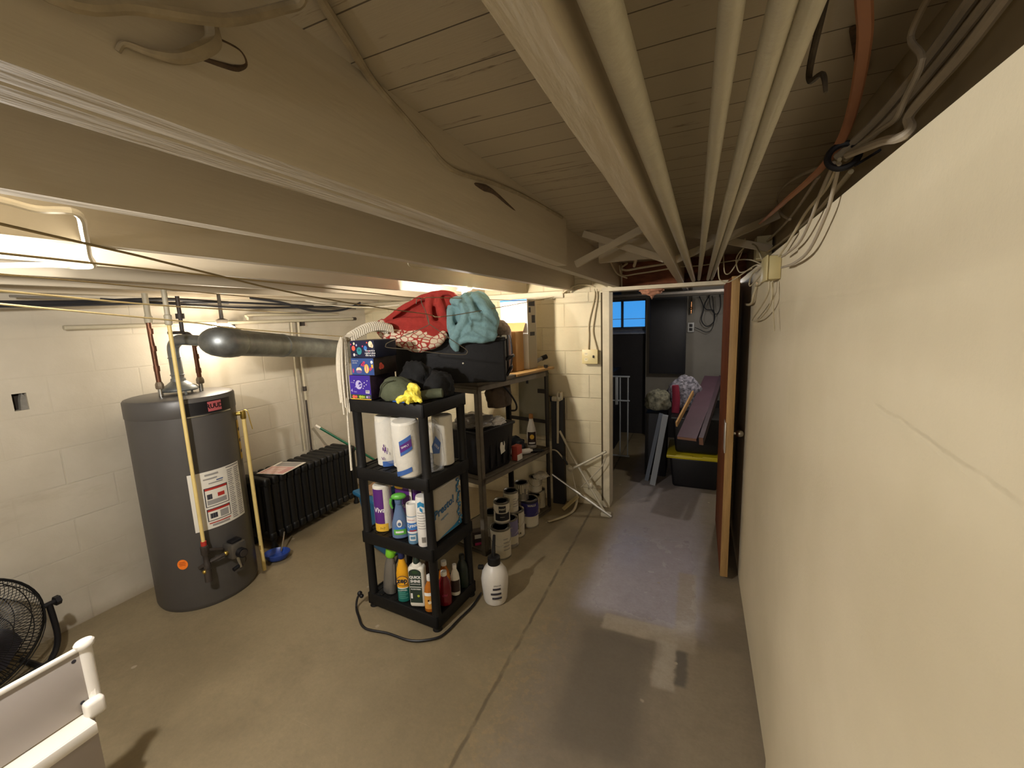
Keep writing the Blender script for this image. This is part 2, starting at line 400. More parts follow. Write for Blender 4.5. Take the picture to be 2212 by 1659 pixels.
def plaster(name, base, base2):
    t = NT(name, .7); x, y, z = t.xyz(); n = t.noise(1.3, 5); n2 = t.noise(9, 6); n3 = t.noise(120, 2)
    c = t.mix(t.step(n, .3, .7), lin(base), lin(base2))
    v = t.nt.nodes.new('ShaderNodeTexVoronoi'); v.inputs['Scale'].default_value = 3.1; t.link(t.co, v.inputs['Vector'])
    pit = t.math('MULTIPLY', t.step(t.math('ADD', v.outputs['Distance'], t.math('MULTIPLY', t.noise(55, 3), .05)), .085, .055), t.step(n2, .52, .6))
    c = t.mix(t.math('MULTIPLY', pit, .6), c, lin('#6b5b40'))
    t.color(c)
    # long level trowel ridges
    ln = t.math('SUBTRACT', t.math('SUBTRACT', z, t.math('MULTIPLY', y, .045)), t.math('MULTIPLY_ADD', t.noise(6, 5), .03, 1.392))
    cr = t.math('MULTIPLY', t.step(t.math('ABSOLUTE', ln), .007, .0), t.math('MULTIPLY', t.step(y, .95, .75), t.step(t.noise(4, 4), .35, .5)))
    ridge = t.step(t.math('ABSOLUTE', t.math('SUBTRACT', t.math('ADD', z, t.math('MULTIPLY', n2, .02)), 1.638)), .008, .0)
    hgt = t.math('ADD', t.math('MULTIPLY', n2, .3), t.math('MULTIPLY', n3, .05))
    hgt = t.math('SUBTRACT', hgt, t.math('ADD', t.math('MULTIPLY', pit, .6), t.math('ADD', t.math('MULTIPLY', cr, .22), t.math('MULTIPLY', ridge, .06))))
    t.bump(hgt, .55, .016)
    return t.m
def board_ceiling():
    t = NT('painted ceiling boards', .7); x, y, z = t.xyz()
    q = t.math('DIVIDE', t.math('ADD', y, .048), .0885); fr = t.math('FRACT', q); d = t.math('ABSOLUTE', t.math('SUBTRACT', fr, .5))
    gn = t.noise(3, 4)
    gap = t.math('MULTIPLY', t.step(d, .480, .492), t.step(gn, .22, .42))
    st = t.noise(1, 5, t.scale((4.0, 46.0, 1.0)), .75)
    knot = t.math('MULTIPLY', t.step(st, .58, .66), t.step(t.noise(2.6, 4), .46, .60))
    c = t.mix(t.noise(2, 4), lin('#a2967f'), lin('#aea28b'))
    c = t.mix(t.math('MULTIPLY', gap, .85), c, lin('#3b2d1d')); c = t.mix(t.math('MULTIPLY', knot, .75), c, lin('#4d3c29'))
    t.color(c); t.bump(t.math('SUBTRACT', t.math('MULTIPLY', st, .3), t.math('ADD', gap, t.math('MULTIPLY', knot, .3))), .4, .006)
    return t.m
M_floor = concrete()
M_wleft = block_wall('painted block wall', 'y', '#aca390', '#bab2a0', .2, .2, .4)
M_wback = block_wall('painted rough block wall', 'x', '#c6ba98', '#d2c7a8', .45, .197, .8, .052)
M_wright = plaster('painted cement render', '#cabd9d', '#d6c9ab')
M_ceil = board_ceiling()
M_dark = mat('timber brown with shade painted in', '#2a2118', .9, ns=6)  # shade put into the colour: far joists, gap behind the door, wall hole
M_joist = mat('painted joist', '#b0a48d', .6, ns=3, na=.08, bs=30, bstr=.25, stretch=(1, .12, 1))
M_blockwood = mat('bare red brown blocking', '#6b3a1c', .8, ns=9, na=.4, bs=14, bstr=.5, stretch=(1, 1, 3))
M_fardk = mat('dull gray far wall', '#8d887f', .8, ns=3, na=.1)
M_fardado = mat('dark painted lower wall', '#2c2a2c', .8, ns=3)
M_pipe = mat('cream painted pipe', '#a9a18a', .5, ns=5, na=.08, bs=60, bstr=.2)
M_white = mat('white paint', '#d8d2c2', .5)

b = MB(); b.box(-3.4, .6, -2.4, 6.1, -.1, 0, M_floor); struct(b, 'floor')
b = MB(); b.box(-3.4, .6, -2.4, 6.1, ZD, ZD+.06, M_ceil); struct(b, 'ceiling')
b = MB(); b.box(XL-.2, XL, -2.4, 1.0-.117, 0, ZD, M_wleft); b.box(XL-.2, XL, .935, YB+.2, 0, ZD, M_wleft)
b.box(XL-.2, XL, .883, .935, 0, 1.238, M_wleft); b.box(XL-.2, XL, .883, .935, 1.325, ZD, M_wleft); struct(b, 'wall_left')
# square hole left by an old outlet, half patched with cement
b = MB(); M_cement = mat('gray cement', '#77736a', .9, ns=30, na=.2)
b.box(XL-.12, XL-.06, .88, .938, 1.23, 1.33, M_dark); b.ext([(.0, 1.238), (.026, 1.238), (.026, 1.30), (.012, 1.325), (.004, 1.29)], .03, M_cement, Matrix.Translation((XL-.012, .909, 0)) @ Matrix.Rotation(PI/2, 4, 'Z') @ Matrix.Translation((0, -.0, 0)))
struct(b, 'trim_1')
b = MB(); b.box(XL, -.700, YB, YB+.14, 0, 1.80, M_wback); struct(b, 'wall_back')
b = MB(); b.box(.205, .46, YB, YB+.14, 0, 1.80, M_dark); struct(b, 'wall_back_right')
# blocking over the back wall, between the joist ends
b = MB(); b.box(-.56, .46, YB+.07, YB+.13, 1.824, ZD, M_blockwood); b.box(XL, -.56, YB+.07, YB+.13, 1.80, ZD, M_wback); struct(b, 'trim_2')
b = MB(); b.box(XR, XR+.2, -2.4, 1.49, 0, 1.825, M_wright); b.box(XR+.006, XR+.2, 1.49, YF, 0, 1.825, M_wright)
struct(b, 'wall_right')
b = MB(); b.box(.30, .46, -2.4, YB+.07, 1.825, ZD, mat('painted sill board', '#948568', .8, ns=4, na=.15)); struct(b, 'trim_3')
b = MB(); b.box(-3.4, .6, -2.4, -2.2, 0, ZD, M_wleft); struct(b, 'wall_front')
# room beyond the doorway
b = MB(); b.box(-2.6, -1.56, YF, YF+.2, 0, ZD, M_fardk); b.box(-.60, .6, YF, YF+.2, 0, ZD, M_fardk)
b.box(-1.56, -.60, YF, YF+.2, 0, 1.40, M_fardado); b.box(-1.56, -.60, YF, YF+.2, 1.815, ZD, M_fardk); struct(b, 'wall_far')
b = MB(); b.box(-.62, .6, YF-.09, YF, .52, ZD, M_fardk); b.box(-.62, .6, YF-.09, YF, 0, .52, M_fardado); struct(b, 'wall_far_right')
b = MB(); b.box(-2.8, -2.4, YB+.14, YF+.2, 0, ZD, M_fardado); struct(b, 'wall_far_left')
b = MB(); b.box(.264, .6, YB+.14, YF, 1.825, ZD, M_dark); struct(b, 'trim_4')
# window: three panes, stone sill
fr = mat('blue gray window paint', '#3c4656', .5); M_pane = mat('window glass', '#cfe6ff', .05, alpha=.08)
b = MB()
for x in (-1.56, -1.27, -.955, -.645): b.box(x, x+.03, YF+.02, YF+.06, 1.44, 1.80, fr)
b.box(-1.56, -.60, YF+.02, YF+.06, 1.42, 1.452, fr); b.box(-1.56, -.60, YF+.02, YF+.06, 1.79, 1.815, fr); b.box(-1.56, -.60, YF+.035, YF+.045, 1.555, 1.562, mat('pale storm window bar', '#9fb7c6', .5))
w = struct(b, 'window_1')
b = MB(); b.box(-1.56, -.60, YF+.045, YF+.049, 1.45, 1.795, M_pane); b.build('pane', w)
b = MB(); b.ext([(0, 1.36), (0, 1.375), (.10, 1.43), (.10, 1.36)], .96, mat('rough painted sill', '#8d94a3', .8, ns=20, na=.2), Matrix.Translation((-.60, YF-.04, 0)) @ Matrix.Rotation(PI/2, 4, 'Z')); b.build('window_sill', w)  # bluish sill colour holds the daylight falling through the window

# door frame: header plate, left jamb
M_trimw = mat('worn cream trim', '#c9bea2', .6, ns=7, na=.12, bs=20, bstr=.2)
b = MB(); b.box(-.70, .205, YB-.03, YB+.14, 1.795, 1.822, M_trimw); struct(b, 'trim_5')
b = MB(); b.box(-.70, -.648, YB-.015, YB+.14, 0, 1.795, M_trimw); b.box(-.716, -.70, YB-.004, YB+.02, .05, 1.79, mat('dark joint', '#4b3f2b', .9)); struct(b, 'trim_6')
b = MB(); b.box(XL, -1.02, YB-.02, YB+.07, 1.765, 1.822, M_trimw, .004); struct(b, 'trim_7')

# door: swung open along the right wall, its edge towards the camera
M_dedge = mat('bare door edge', '#a5824f', .6, ns=5, na=.25, bs=25, bstr=.3, stretch=(6, 6, .5)); M_dface = mat('red brown door face', '#6d3d22', .75, spec=.15, ns=5, na=.3, stretch=(6, 6, .5))
b = MB(); b.box(.158, .200, 2.62, 3.37, .03, 1.79, M_dface, .003); b.box(.1585, .1995, 2.612, 2.622, .03, 1.79, M_dedge, .002)
b.box(.1565, .1585, 2.63, 2.72, .04, 1.78, M_dface); d = struct(b, 'door_1')
b = MB(); b.box(.154, .160, 2.606, 2.70, .80, .98, mat('brushed latch plate', '#cfcac0', .4, .7), .001); b.build('latch_plate', d)
b = MB(); b.cyl((.2, 2.69, .9), (.222, 2.69, .9), .01, mat('old metal', '#b9b4a8', .3, 1)); b.sph((.235, 2.69, .9), .022, mat('old metal', '#b9b4a8', .3, 1)); b.build('knob', d)

# ------------------------------------------------------------------ joists
def joist(x, y0, y1, w, z0, label):
    b = MB(); rnd = random.Random(int(x*1000)); n = 60; bm = bmesh.new(); rows = []
    for i in range(n+1):
        y = y0+(y1-y0)*i/n; k = .0025*noise.noise(Vector((x*9, y*3, 0))); c = .003*max(0, noise.noise(Vector((x*5, y*6, 3)))); z = z0+.002*noise.noise(Vector((x, y*2, 9)))
        rows.append([bm.verts.new(p) for p in ((x-w/2+k+c, y, z), (x-w/2+k, y, z+.006+c), (x-w/2+k, y, ZD), (x+w/2+k, y, ZD), (x+w/2+k, y, z+.004+c*2), (x+w/2+k-c*2-.002, y, z))])
    for a, q in zip(rows, rows[1:]):
        for i in range(6): bm.faces.new((a[i], q[i], q[(i+1) % 6], a[(i+1) % 6]))
    bm.faces.new(rows[0]); bm.faces.new(rows[-1][::-1]); bmesh.ops.recalc_face_normals(bm, faces=bm.faces)
    b.add(bm, M_joist); o = b.build('ceiling_joist'); return tag(o, label, 'joist', 'painted joists under the ceiling')
joist(-.125, -2.2, YB+.06, .041, 1.822, 'cream painted joist beside the four pipes, worn lower edge, ending over the doorway')
joist(-.5345, -2.2, 1.765, .044, 1.820, 'short sistered joist carrying the old cable on its face, cut off before the cross bracing')
joist(-.5905, -2.2, YB+.06, .044, 1.822, 'long joist lying directly against the short sistered one, ends at doorway top left')
for x, l in ((-.967, 'second joist bay edge, joist above the hanging wire coat hanger'), (-1.385, 'joist just right of the white conduit loop at the left edge'), (-1.80, 'brightly lit joist behind the white conduit loop'),
             (-2.21, 'joist between the brightly lit one and the water heater'), (-2.62, 'joist passing over the front of the water heater'), (-3.03, 'last joist, right against the left wall above the heater pipes')):
    joist(x, -2.2, YB+.06, .041, 1.822, l)
for x, l in ((-.95, 'dark joist in the far room, leftmost beyond the doorway'), (-.54, 'dark joist in the far room above the window'), (-.125, 'dark joist in the far room above the dark panel')):
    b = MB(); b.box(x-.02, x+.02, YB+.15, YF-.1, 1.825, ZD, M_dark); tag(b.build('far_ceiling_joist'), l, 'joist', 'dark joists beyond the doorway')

# cross bracing between joists
def brace(p0, p1, label, m=M_joist):
    b = MB(); b.beam(p0, p1, .030, .020, m, up=(0, 1, 0)); tag(b.build('cross_brace'), label, 'brace', 'wood cross braces between joists')
brace((-.52, 1.93, 1.84), (-.148, 1.93, 1.995), 'cross brace rising right from the double joist toward the ceiling')
brace((-.515, 2.06, 1.995), (-.148, 2.06, 1.845), 'cross brace falling right to the underside of the worn joist by the pipes')
brace((-.102, 2.10, 1.842), (.29, 2.10, 1.985), 'cross brace passing behind the four pipes, rising right')
brace((-.10, 2.22, 1.985), (.285, 2.22, 1.868), 'cross brace falling right onto the wall top near the junction box')
b = MB(); b.box(-.52, -.146, 1.80+.62, 2.46, 1.90, ZD, M_joist); tag(b.build('blocking_board'), 'painted blocking board behind the cross braces over the doorway', 'board')

# ------------------------------------------------------------------ overhead pipes
def pipe(x, z, r, sag, label, dx=0.0):
    b = MB(); pts = [(x+dx*(1-i/8), -1.5+(YB+.05+1.5)*i/8, z-sag*math.sin(PI*i/8)) for i in range(9)]
    b.tube(pts, r, M_pipe, n=16, sub=3); o = b.build('overhead_pipe'); return tag(o, label, 'pipe', 'four painted pipes under the ceiling')
pipe(-.041, 1.84, .0155, 0, 'cream overhead pipe nearest the worn joist, leftmost of four', -.055)
pipe(-.006, 1.84, .0100, 0, 'cream overhead pipe second from the worn joist, running alone', .038)
pipe(.054, 1.84, .0112, 0, 'cream overhead pipe third from the worn joist, left of the close pair', .0)
pipe(.0782, 1.84, .0108, 0, 'cream overhead pipe nearest the right wall, right of the close pair', -.006)
# ------------------------------------------------------------------ lamps
M_glow = mat('lit white globe', '#ffeed6', .3, emit=GLOBE)
M_porc = mat('white porcelain', '#d9d4c8', .35)
def bulb(loc, label, power, drop, glass=60, hr=.055):
    t = thing('light_bulb', label, 'light bulb', loc)
    b = MB(); b.lathe([(.001, -.055), (.018, -.05), (.029, -.03), (.030, -.015), (.024, .005), (.014, .025), (.0135, .035)], mat('lit bulb glass %d' % glass, '#fff4e4', .3, emit=glass)); b.build('bulb', t)
    b = MB(); b.lathe([(.0, .033), (.016, .033), (.018, .06), (hr*.9, drop-.015), (hr, drop), (0, drop)], M_porc); b.build('lamp_holder', t)
    if not power: return t
    l = bpy.data.lights.new('bulb_light', 'POINT'); l.energy = power; l.color = WARM; l.shadow_soft_size = .03
    lo = bpy.data.objects.new('bulb_light', l); C.objects.link(lo); lo.parent = t; lo.location = (0, 0, -.10)
    return t
bulb((-1.46, .22, 1.88), 'bare bulb in a porcelain holder between the joists, out of view at left', LAMP_NEAR, .128)
bulb((-.33, -1.55, 1.62), 'added unseen fill bulb behind the camera, brightening ceiling and right wall', FILL_BEHIND, .386)
bulb((-1.41, 2.45, 1.738), 'bare bulb under a joist hidden behind the folded blankets', 0, .083, LAMP_BACK)
bulb((.234, 4.05, 1.92), 'added unseen fill bulb in the far room, placed behind the open door', FILL_FAR, .088, hr=.026)
t = thing('globe_lamp', 'glowing white globe lamp behind the grey flue duct', 'lamp', (-2.90, 1.81, 1.553))
b = MB(); b.sph((0, 0, 0), .098, M_glow, u=28, v=16); b.build('globe', t)
b = MB(); b.lathe([(.03, .095), (.035, .12), (.012, .13), (.008, .452), (0, .455)], mat('dark lamp stem', '#4a4338', .5)); b.build('stem', t)
# ------------------------------------------------------------------ water heater
M_heat = mat('gray heater enamel', '#4b4845', .42, ns=3, na=.06, spec=.5)
M_heatd = mat('dark gray heater band', '#454240', .45)
M_blk = mat('black plastic', '#121114', .45, spec=.4)
M_bpl = mat('matte black plastic', '#0e0d0d', .55, bs=40, bstr=.1, spec=.35)
M_galv = mat('galvanised sheet', '#8d9190', .45, .85, ns=14, na=.25)
M_steel = mat('bright steel', '#c3c3c0', .25, 1)
M_iron = mat('dark iron fitting', '#3a332d', .6, .3, ns=20)
M_copper = mat('old copper', '#6f4a36', .45, .7, ns=12, na=.5, stretch=(1, 1, .5))
M_brass = mat('brass', '#b59a4e', .35, .9)
M_yel = mat('yellowed plastic pipe', '#d8c07a', .5, ns=6, na=.1)
M_label = mat('label paper', '#d9d4c6', .6)
M_ink = mat('dark ink', '#2a2830', .7); M_inkg = mat('gray ink', '#8f8b86', .7); M_red = mat('red ink', '#a52a20', .6)
M_orange = mat('orange sticker', '#ee7a1e', .6); M_logo = mat('pink red logo', '#b0575a', .5)
HX, HY, HR = -2.80, 1.45, .262
h = thing('water_heater', 'tall grey cylindrical gas water heater standing by the left wall', 'water heater', (HX, HY, 0), PI/2)
b = MB(); b.lathe([(HR-.012, .0), (HR-.004, .015), (HR, .03), (HR, 1.135)], M_heat, n=56); b.build('tank_jacket', h)
b = MB(); b.lathe([(HR, 1.135), (HR+.003, 1.14), (HR+.003, 1.225), (HR-.004, 1.236), (HR-.02, 1.241), (0, 1.243)], M_heat, n=56); b.build('lid', h)
def th(deg): return HR*R(deg)
b = MB(); b._band(HR+.0055, 1.142, 1.212, M_blk, -PI/2+R(-25), -PI/2+R(29), 1, 1, 24, None)
b._band(HR+.006, 1.132, 1.137, M_steel, -PI/2+R(-25), -PI/2+R(29), 1, 1, 24, None)
b._band(HR+.0065, 1.150, 1.206, M_logo, -PI/2+R(-3), -PI/2+R(14), 1, 1, 10, None)
b.text('RUUD', .036, th(5.5), 1.178, M_blk, cyl=HR+.0075, bold=.0012, sx=.95); b.build('front_panel', h)
b = MB(); r1 = HR+.0015; A = lambda d: -PI/2+R(d)
b._band(r1, .47, .81, M_label, A(-34), A(30), 1, 1, 28, None)
r2 = HR+.0025
for z0, z1, d0, d1, m in ((.785, .795, -17, -2, M_inkg), (.762, .770, -19, -4, M_inkg), (.745, .752, -5, 3, mat('blue ink', '#4a5a80', .6)), (.735, .741, -14, 2, M_inkg), (.798, .802, 8, 28, M_ink),
                          (.600, .714, -20, 7, M_ink), (.604, .698, -19, 6, M_label), (.698, .710, -19, 6, M_red), (.515, .588, -20, 7, M_ink), (.519, .572, -19, 6, M_label), (.572, .584, -19, 6, M_red),
                          (.645, .675, -17.5, -12, M_ink), (.612, .640, -18, 4, M_inkg), (.525, .565, -6, 4, M_inkg), (.530, .560, -17, -9, M_ink), (.50, .506, -19, 6, M_red), (.484, .495, -16, 4, M_inkg)):
    b._band(r2+(.001 if m in (M_label, M_red, M_inkg) else 0)+(.001 if (m is M_ink and d0 in (-17.5, -17)) else 0)+(.0005 if m is M_inkg else 0), z0, z1, m, A(d0), A(d1), 1, 1, 10, None)
b._band(r2+.002, .650, .672, M_red, A(-6), A(2), 1, 1, 6, None)
for k in range(26):
    z = .785-k*.0118
    for d0, d1 in ((9, 17), (19.5, 28)):
        if k % 9 != 8: b._band(r2, z-.006, z, M_inkg, A(d0), A(d1-(k*37 % 5)*.5), 1, 1, 5, None)
        else: b._band(r2, z-.0035, z-.001, M_ink, A(d0), A(d1), 1, 1, 5, None)
b.build('instruction_label', h)
b = MB(); bm = bmesh.new(); c0 = th(-52); vs = []
for i in range(24):
    a = 2*PI*i/24; q = -PI/2+(c0+.026*math.cos(a))/HR; vs.append(bm.verts.new(((HR+.002)*math.cos(q), (HR+.002)*math.sin(q), .30+.030*math.sin(a))))
bm.faces.new(vs); b.add(bm, M_orange)
for k, (w, z) in enumerate(((.026, .312), (.034, .303), (.03, .294))): b._band(HR+.003, z, z+.003, mat('dull red ink', '#9a3d14', .6), -PI/2+(c0-w/2)/HR, -PI/2+(c0+w/2)/HR, 1, 1, 6, None)
b.build('inspection_sticker', h)['label'] = 'round orange sticker'
b = MB(); b._band(HR+.0015, .80, 1.05, mat('energy label yellow', '#c9a62a', .6), A(42), A(54), 1, 1, 8, None)
for k in range(3): b._band(HR+.0025, .84+k*.07, .86+k*.07, M_ink, A(44), A(52), 1, 1, 5, None)
b.build('energy_label', h)['label'] = 'yellow energy label'
# gas valve, burner piping, drain
b = MB(); b.box(-.045, .045, -HR-.085, -HR+.002, .27, .36, mat('dull cast alloy', '#6d6860', .4, .7, ns=20), .012); b.cyl((0, -HR-.085, .30), (0, -HR-.115, .30), .028, M_blk, n=20)
b.cyl((.0, -HR-.115, .30), (0, -HR-.122, .30), .02, M_iron); b.box(-.03, .03, -HR-.07, -HR-.02, .36, .375, M_blk, .004); v = b.build('gas_valve', h)
b = MB(); b.cyl((0, -HR-.05, .275), (.012, -HR-.05, .19), .009, M_steel); b.cyl((.0, -HR-.05, .20), (-.03, -HR-.05, .195), .012, M_blk); b.tube([(.03, -HR-.04, .28), (.05, -HR-.05, .22), (.02, -HR-.03, .17)], .003, M_iron); b.build('pilot_tube', v)
b = MB(); b.tube([(-.045, -HR-.045, .315), (-.09, -HR-.04, .31), (-.13, -HR-.02, .30), (-.165, -HR+.025, .27)], .012, M_iron); b.sph((-.055, -HR-.045, .315), .014, M_brass); b.build('gas_connector', h)
b = MB(); b.cyl((-.14, -HR+.04, .26), (-.155, -HR-.03, .255), .011, M_iron); b.cyl((-.155, -HR-.03, .27), (-.16, -HR-.035, .20), .018, M_iron); b.sph((-.17, -HR-.03, .262), .012, M_brass); b.build('drain_valve', h)
# draught hood
b = MB(); b.lathe([(.088, 1.262), (.092, 1.27), (.085, 1.285), (.060, 1.300), (.038, 1.318), (.035, 1.335)], M_galv, n=28)
for a in (20, 140, 260): b.beam((.085*math.cos(R(a)), .085*math.sin(R(a)), 1.241), (.083*math.cos(R(a)), .083*math.sin(R(a)), 1.275), .012, .003, M_galv)
b.build('draft_hood', h)

# flue pipe and duct
f = thing('flue_duct', 'galvanised flue pipe and duct from the water heater top toward the back', 'duct', (HX, HY, 1.335))
b = MB(); b.tube([(0, 0, -.005), (0, 0, .10), (0, 0, .165), (.012, .003, .20), (.05, .01, .222), (.10, .02, .222), (.20, .042, .214), (.33, .055, .207)], .031, M_galv, n=20, sub=4)
b.torus((0, 0, .12), .032, .003, M_galv); b.torus((0, 0, .02), .032, .004, M_galv); b.build('vent_pipe', f)
b = MB(); p0 = Vector((.37, .06, .205)); p1 = Vector((-.16, 1.65, .03)); d = (p1-p0).normalized()
b.tube([p0+Vector((-.075, -.035, .002)), p0+Vector((-.04, -.03, .002)), p0+Vector((.0, -.005, 0)), p0+d*.05, p0+d*.09, p0+d*.11], [.058, .078, .088, .088, .083, .077], M_galv, n=26, sub=5)
for k, q in ((.02, .089), (.085, .084)): b.tube([p0+d*(k-.004), p0+d*(k+.004)], q, M_galv, n=26)
b.build('elbow', f)
b = MB(); b.tube([p0+d*.09, p0+d*.5, p0+d*.51, p1], [.077, .077, .074, .074], M_galv, n=26, smooth=False); b.tube([p0+d*.50, p0+d*.515], .079, M_galv, n=26); b.build('duct_pipe', f)

# copper pipes
for x, y, z0, z1, l in ((-2.785, 1.345, 1.243, 1.66, 'copper water pipe on the left of the heater top'), (-2.775, 1.553, 1.243, 1.56, 'copper water pipe on the right of the heater top, under the flue')):
    t = thing('copper_pipe', l, 'pipe', (x, y, z0)); b = MB(); L = z1-z0
    b.cyl((0, 0, .05), (.0, -.004, L), .012, M_copper)
    for k in (.35, .62, .85): b.cyl((0, 0, L*k), (0, 0, L*k+.03), .0145, M_copper)
    b.build('pipe_run', t); b = MB(); b.cyl((0, 0, 0), (0, 0, .05), .012, M_steel); b.lathe([(.018, .045), (.021, .05), (.021, .07), (.015, .085)], mat('corroded union', '#7d6f5c', .6, .5, ns=30, na=.3), n=8); b.build('union', t)
    b = MB()
    if z1 > 1.6: b.lathe([(.02, L), (.02, L+.03), (.014, L+.04), (.014, L+.16)], M_pipe, n=12)
    else: b.tube([(0, 0, L), (-.01, -.02, L+.03), (-.015, -.045, L+.04), (-.01, -.05, L+.10), (-.01, -.05, L+.25)], .011, M_iron); b.cyl((-.01, -.05, L+.12), (-.01, -.05, L+.15), .022, M_iron); b.cyl((0, -.05, L+.04), (0, -.13, L+.04), .009, M_iron)
    b.build('upper_fitting', t)
t = thing('gas_pipe', 'cream gas pipe running straight down in front of the water heater', 'pipe', (-2.515, 1.30, .36))
b = MB(); b.cyl((0, 0, .06), (0, 0, 1.30), .0095, M_yel, n=14); b.build('pipe_run', t)
b = MB(); b.cyl((0, 0, .05), (0, 0, .075), .014, M_red); b.lathe([(.013, .05), (.02, .045), (.02, .0), (.014, -.01), (.014, -.05), (.017, -.055), (.017, -.09)], M_iron, n=10); b.cyl((0, 0, .02), (.0, .09, -.02), .010, M_iron); b.build('union', t)
b = MB(); b.lathe([(.013, 1.28), (.017, 1.285), (.017, 1.33), (.012, 1.335), (.012, 1.46)], M_pipe, n=12); b.build('top_fitting', t)
t = thing('relief_pipe', 'yellowed relief pipe standing at the right side of the water heater', 'pipe', (-2.60, 1.672, 0))
b = MB(); b.tube([(.004, 0, .02), (.0, 0, .5), (0, 0, 1.06)], .0115, M_yel, n=14, smooth=False); b.cyl((0, 0, .17), (0, 0, .20), .0135, mat('old tape', '#8a6d3a', .6)); b.build('pipe_run', t)
b = MB(); b.lathe([(.013, 1.05), (.016, 1.055), (.016, 1.095), (.012, 1.10)], M_brass, n=12); b.cyl((0, 0, 1.085), (-.05, -.045, 1.085), .012, M_brass); b.tube([(.0, 0, 1.10), (.02, .015, 1.10), (.03, .02, 1.03), (.035, .025, .98)], .003, M_brass); b.build('relief_valve', t)

# pipes and cables on the left wall
def tubething(name, label, cat, pts, r, m, group=None, n=8, sub=5, flat=1.0):
    c = Vector(pts[0]); b = MB(); b.tube([Vector(p)-c for p in pts], r, m, n=n, sub=sub, flat=flat); o = b.build(name); o.location = c; return tag(o, label, cat, group)
t = thing('wall_pipe', 'long cream pipe running level along the left wall above the duct', 'pipe', (XL+.06, 1.1, 1.648))
b = MB(); b.tube([(0, 0, 0), (0, 2.06, .022)], .0125, M_pipe, n=12); b.cyl((0, 2.06, .022), (0, 2.10, .022), .015, M_iron); b.build('pipe_run', t)
b = MB()
for y in (.9, 1.5): b.box(-.062, -.012, y, y+.02, -.03, .02, M_iron)
b.build('bracket', t)
tubething('wall_pipe', 'shorter upper pipe on the left wall with a turned-down end', 'pipe', [(XL+.05, 2.12, 1.665), (XL+.05, 2.12, 1.69), (XL+.05, 2.15, 1.712), (XL+.05, 2.6, 1.714), (XL+.05, 3.0, 1.716)], .011, M_pipe)
t = thing('riser_pipe', 'thin vertical pipe on the left wall feeding the black radiator', 'pipe', (XL+.03, 2.56, .50))
b = MB(); b.tube([(0, 0, .48), (0, .0, .9), (0, .01, 1.16)], .010, M_pipe, n=10, smooth=False); b.cyl((0, 0, .56), (0, 0, .60), .016, M_iron); b.build('upper_run', t)
b = MB(); b.tube([(0, 0, .49), (.0, .0, .08), (.0, .0, .03), (.02, .005, .0), (.06, .01, -.005)], .008, M_iron, n=10); b.sph((0, 0, .02), .016, M_iron); b.build('lower_run', t)
tubething('riser_pipe', 'second thin vertical pipe on the left wall, left of the radiator pipe', 'pipe', [(XL+.02, 2.50, .55), (XL+.02, 2.50, 1.2), (XL+.02, 2.51, 1.66)], .008, M_pipe)
bl = mat('black cable', '#1c1d22', .5); gy = mat('gray cable', '#6d675c', .6)
for k, (pts, r, m, l) in enumerate((
    ([(-2.95, .2, 1.775), (-2.93, .7, 1.765), (-2.95, 1.1, 1.775), (-2.93, 1.5, 1.80), (-2.95, 1.9, 1.79)], .010, bl, 'thick black cable along the top of the left wall, nearest the lower clotheslines'),
    ([(-2.9, .2, 1.75), (-2.9, .6, 1.742), (-2.92, 1.0, 1.755), (-2.95, 1.45, 1.775), (-2.93, 1.9, 1.79), (-2.95, 2.6, 1.778)], .007, bl, 'thin black cable sagging along the left wall, lowest of the set'),
    ([(-2.72, 1.9, 1.81), (-2.70, 2.1, 1.785), (-2.72, 2.35, 1.735), (-2.74, 2.55, 1.725), (-2.74, 2.75, 1.745), (-2.72, 2.9, 1.80)], .009, bl, 'black cable sagging in one loop under the joists right of the globe lamp'),
    ([(-2.98, .9, 1.80), (-2.97, 1.5, 1.785), (-2.98, 2.2, 1.765), (-2.97, 3.1, 1.76)], .006, gy, 'grey cable stretched along the left wall above the level pipe'),
    ([(-2.9, 1.2, 1.79), (-2.85, 1.6, 1.765), (-2.9, 2.0, 1.755), (-2.88, 2.5, 1.765), (-2.9, 3.2, 1.785)], .007, bl, 'black cable running over the flue toward the back corner'),
    ([(-2.68, 2.3, 1.80), (-2.66, 2.6, 1.765), (-2.6, 2.9, 1.755), (-2.5, 3.15, 1.775)], .006, mat('white cable', '#cfc8b4', .5), 'white cable under the joists near the back corner'))):
    tubething('electrical_cable', l, 'cable', pts, r, m, 'cables along the left wall')

# ------------------------------------------------------------------ radiator
M_rad = mat('black cast iron', '#121110', .5, .2, bs=30, bstr=.2)
t = thing('radiator', 'black cast iron radiator along the left wall behind the heater', 'radiator', (-2.93, 1.88, 0))
proto = None
for k in range(14):
    y = k*.0635
    if proto is None:
        b = MB()
        for x in (-.105, -.035, .035, .105): b.tube([(x, .03, .10), (x, .03, .3), (x, .03, .50)], .030, M_rad, n=10, smooth=False, flat=.8)
        for z in (.095, .505):
            b.box(-.135, .135, .004, .057, z-.03, z+.035, M_rad, .018, seg=3)
        proto = b.build('section', t, loc=(0, y, 0))
    else:
        c = proto.copy(); C.objects.link(c); c.parent = t; c.location = (0, y, 0)
for y in (.005, 13*.0635):
    for x in (-.11, .11):
        b = MB(); b.lathe([(.024, 0), (.026, .01), (.016, .04), (.02, .07)], M_rad, c=(x, y+.03, 0), n=10); b.build('foot', t)
b = MB(); b.box(-.11, .11, -.13, .13, 0, .004, M_label); b.box(-.10, .10, -.125, .02, .004, .0046, mat('pink leaflet print', '#b98c86', .6)); b.box(-.09, .09, .03, .12, .004, .0045, M_inkg)
for k in range(6): b.box(-.08, .05, -.11+k*.02, -.104+k*.02, .0046, .0050, M_label)
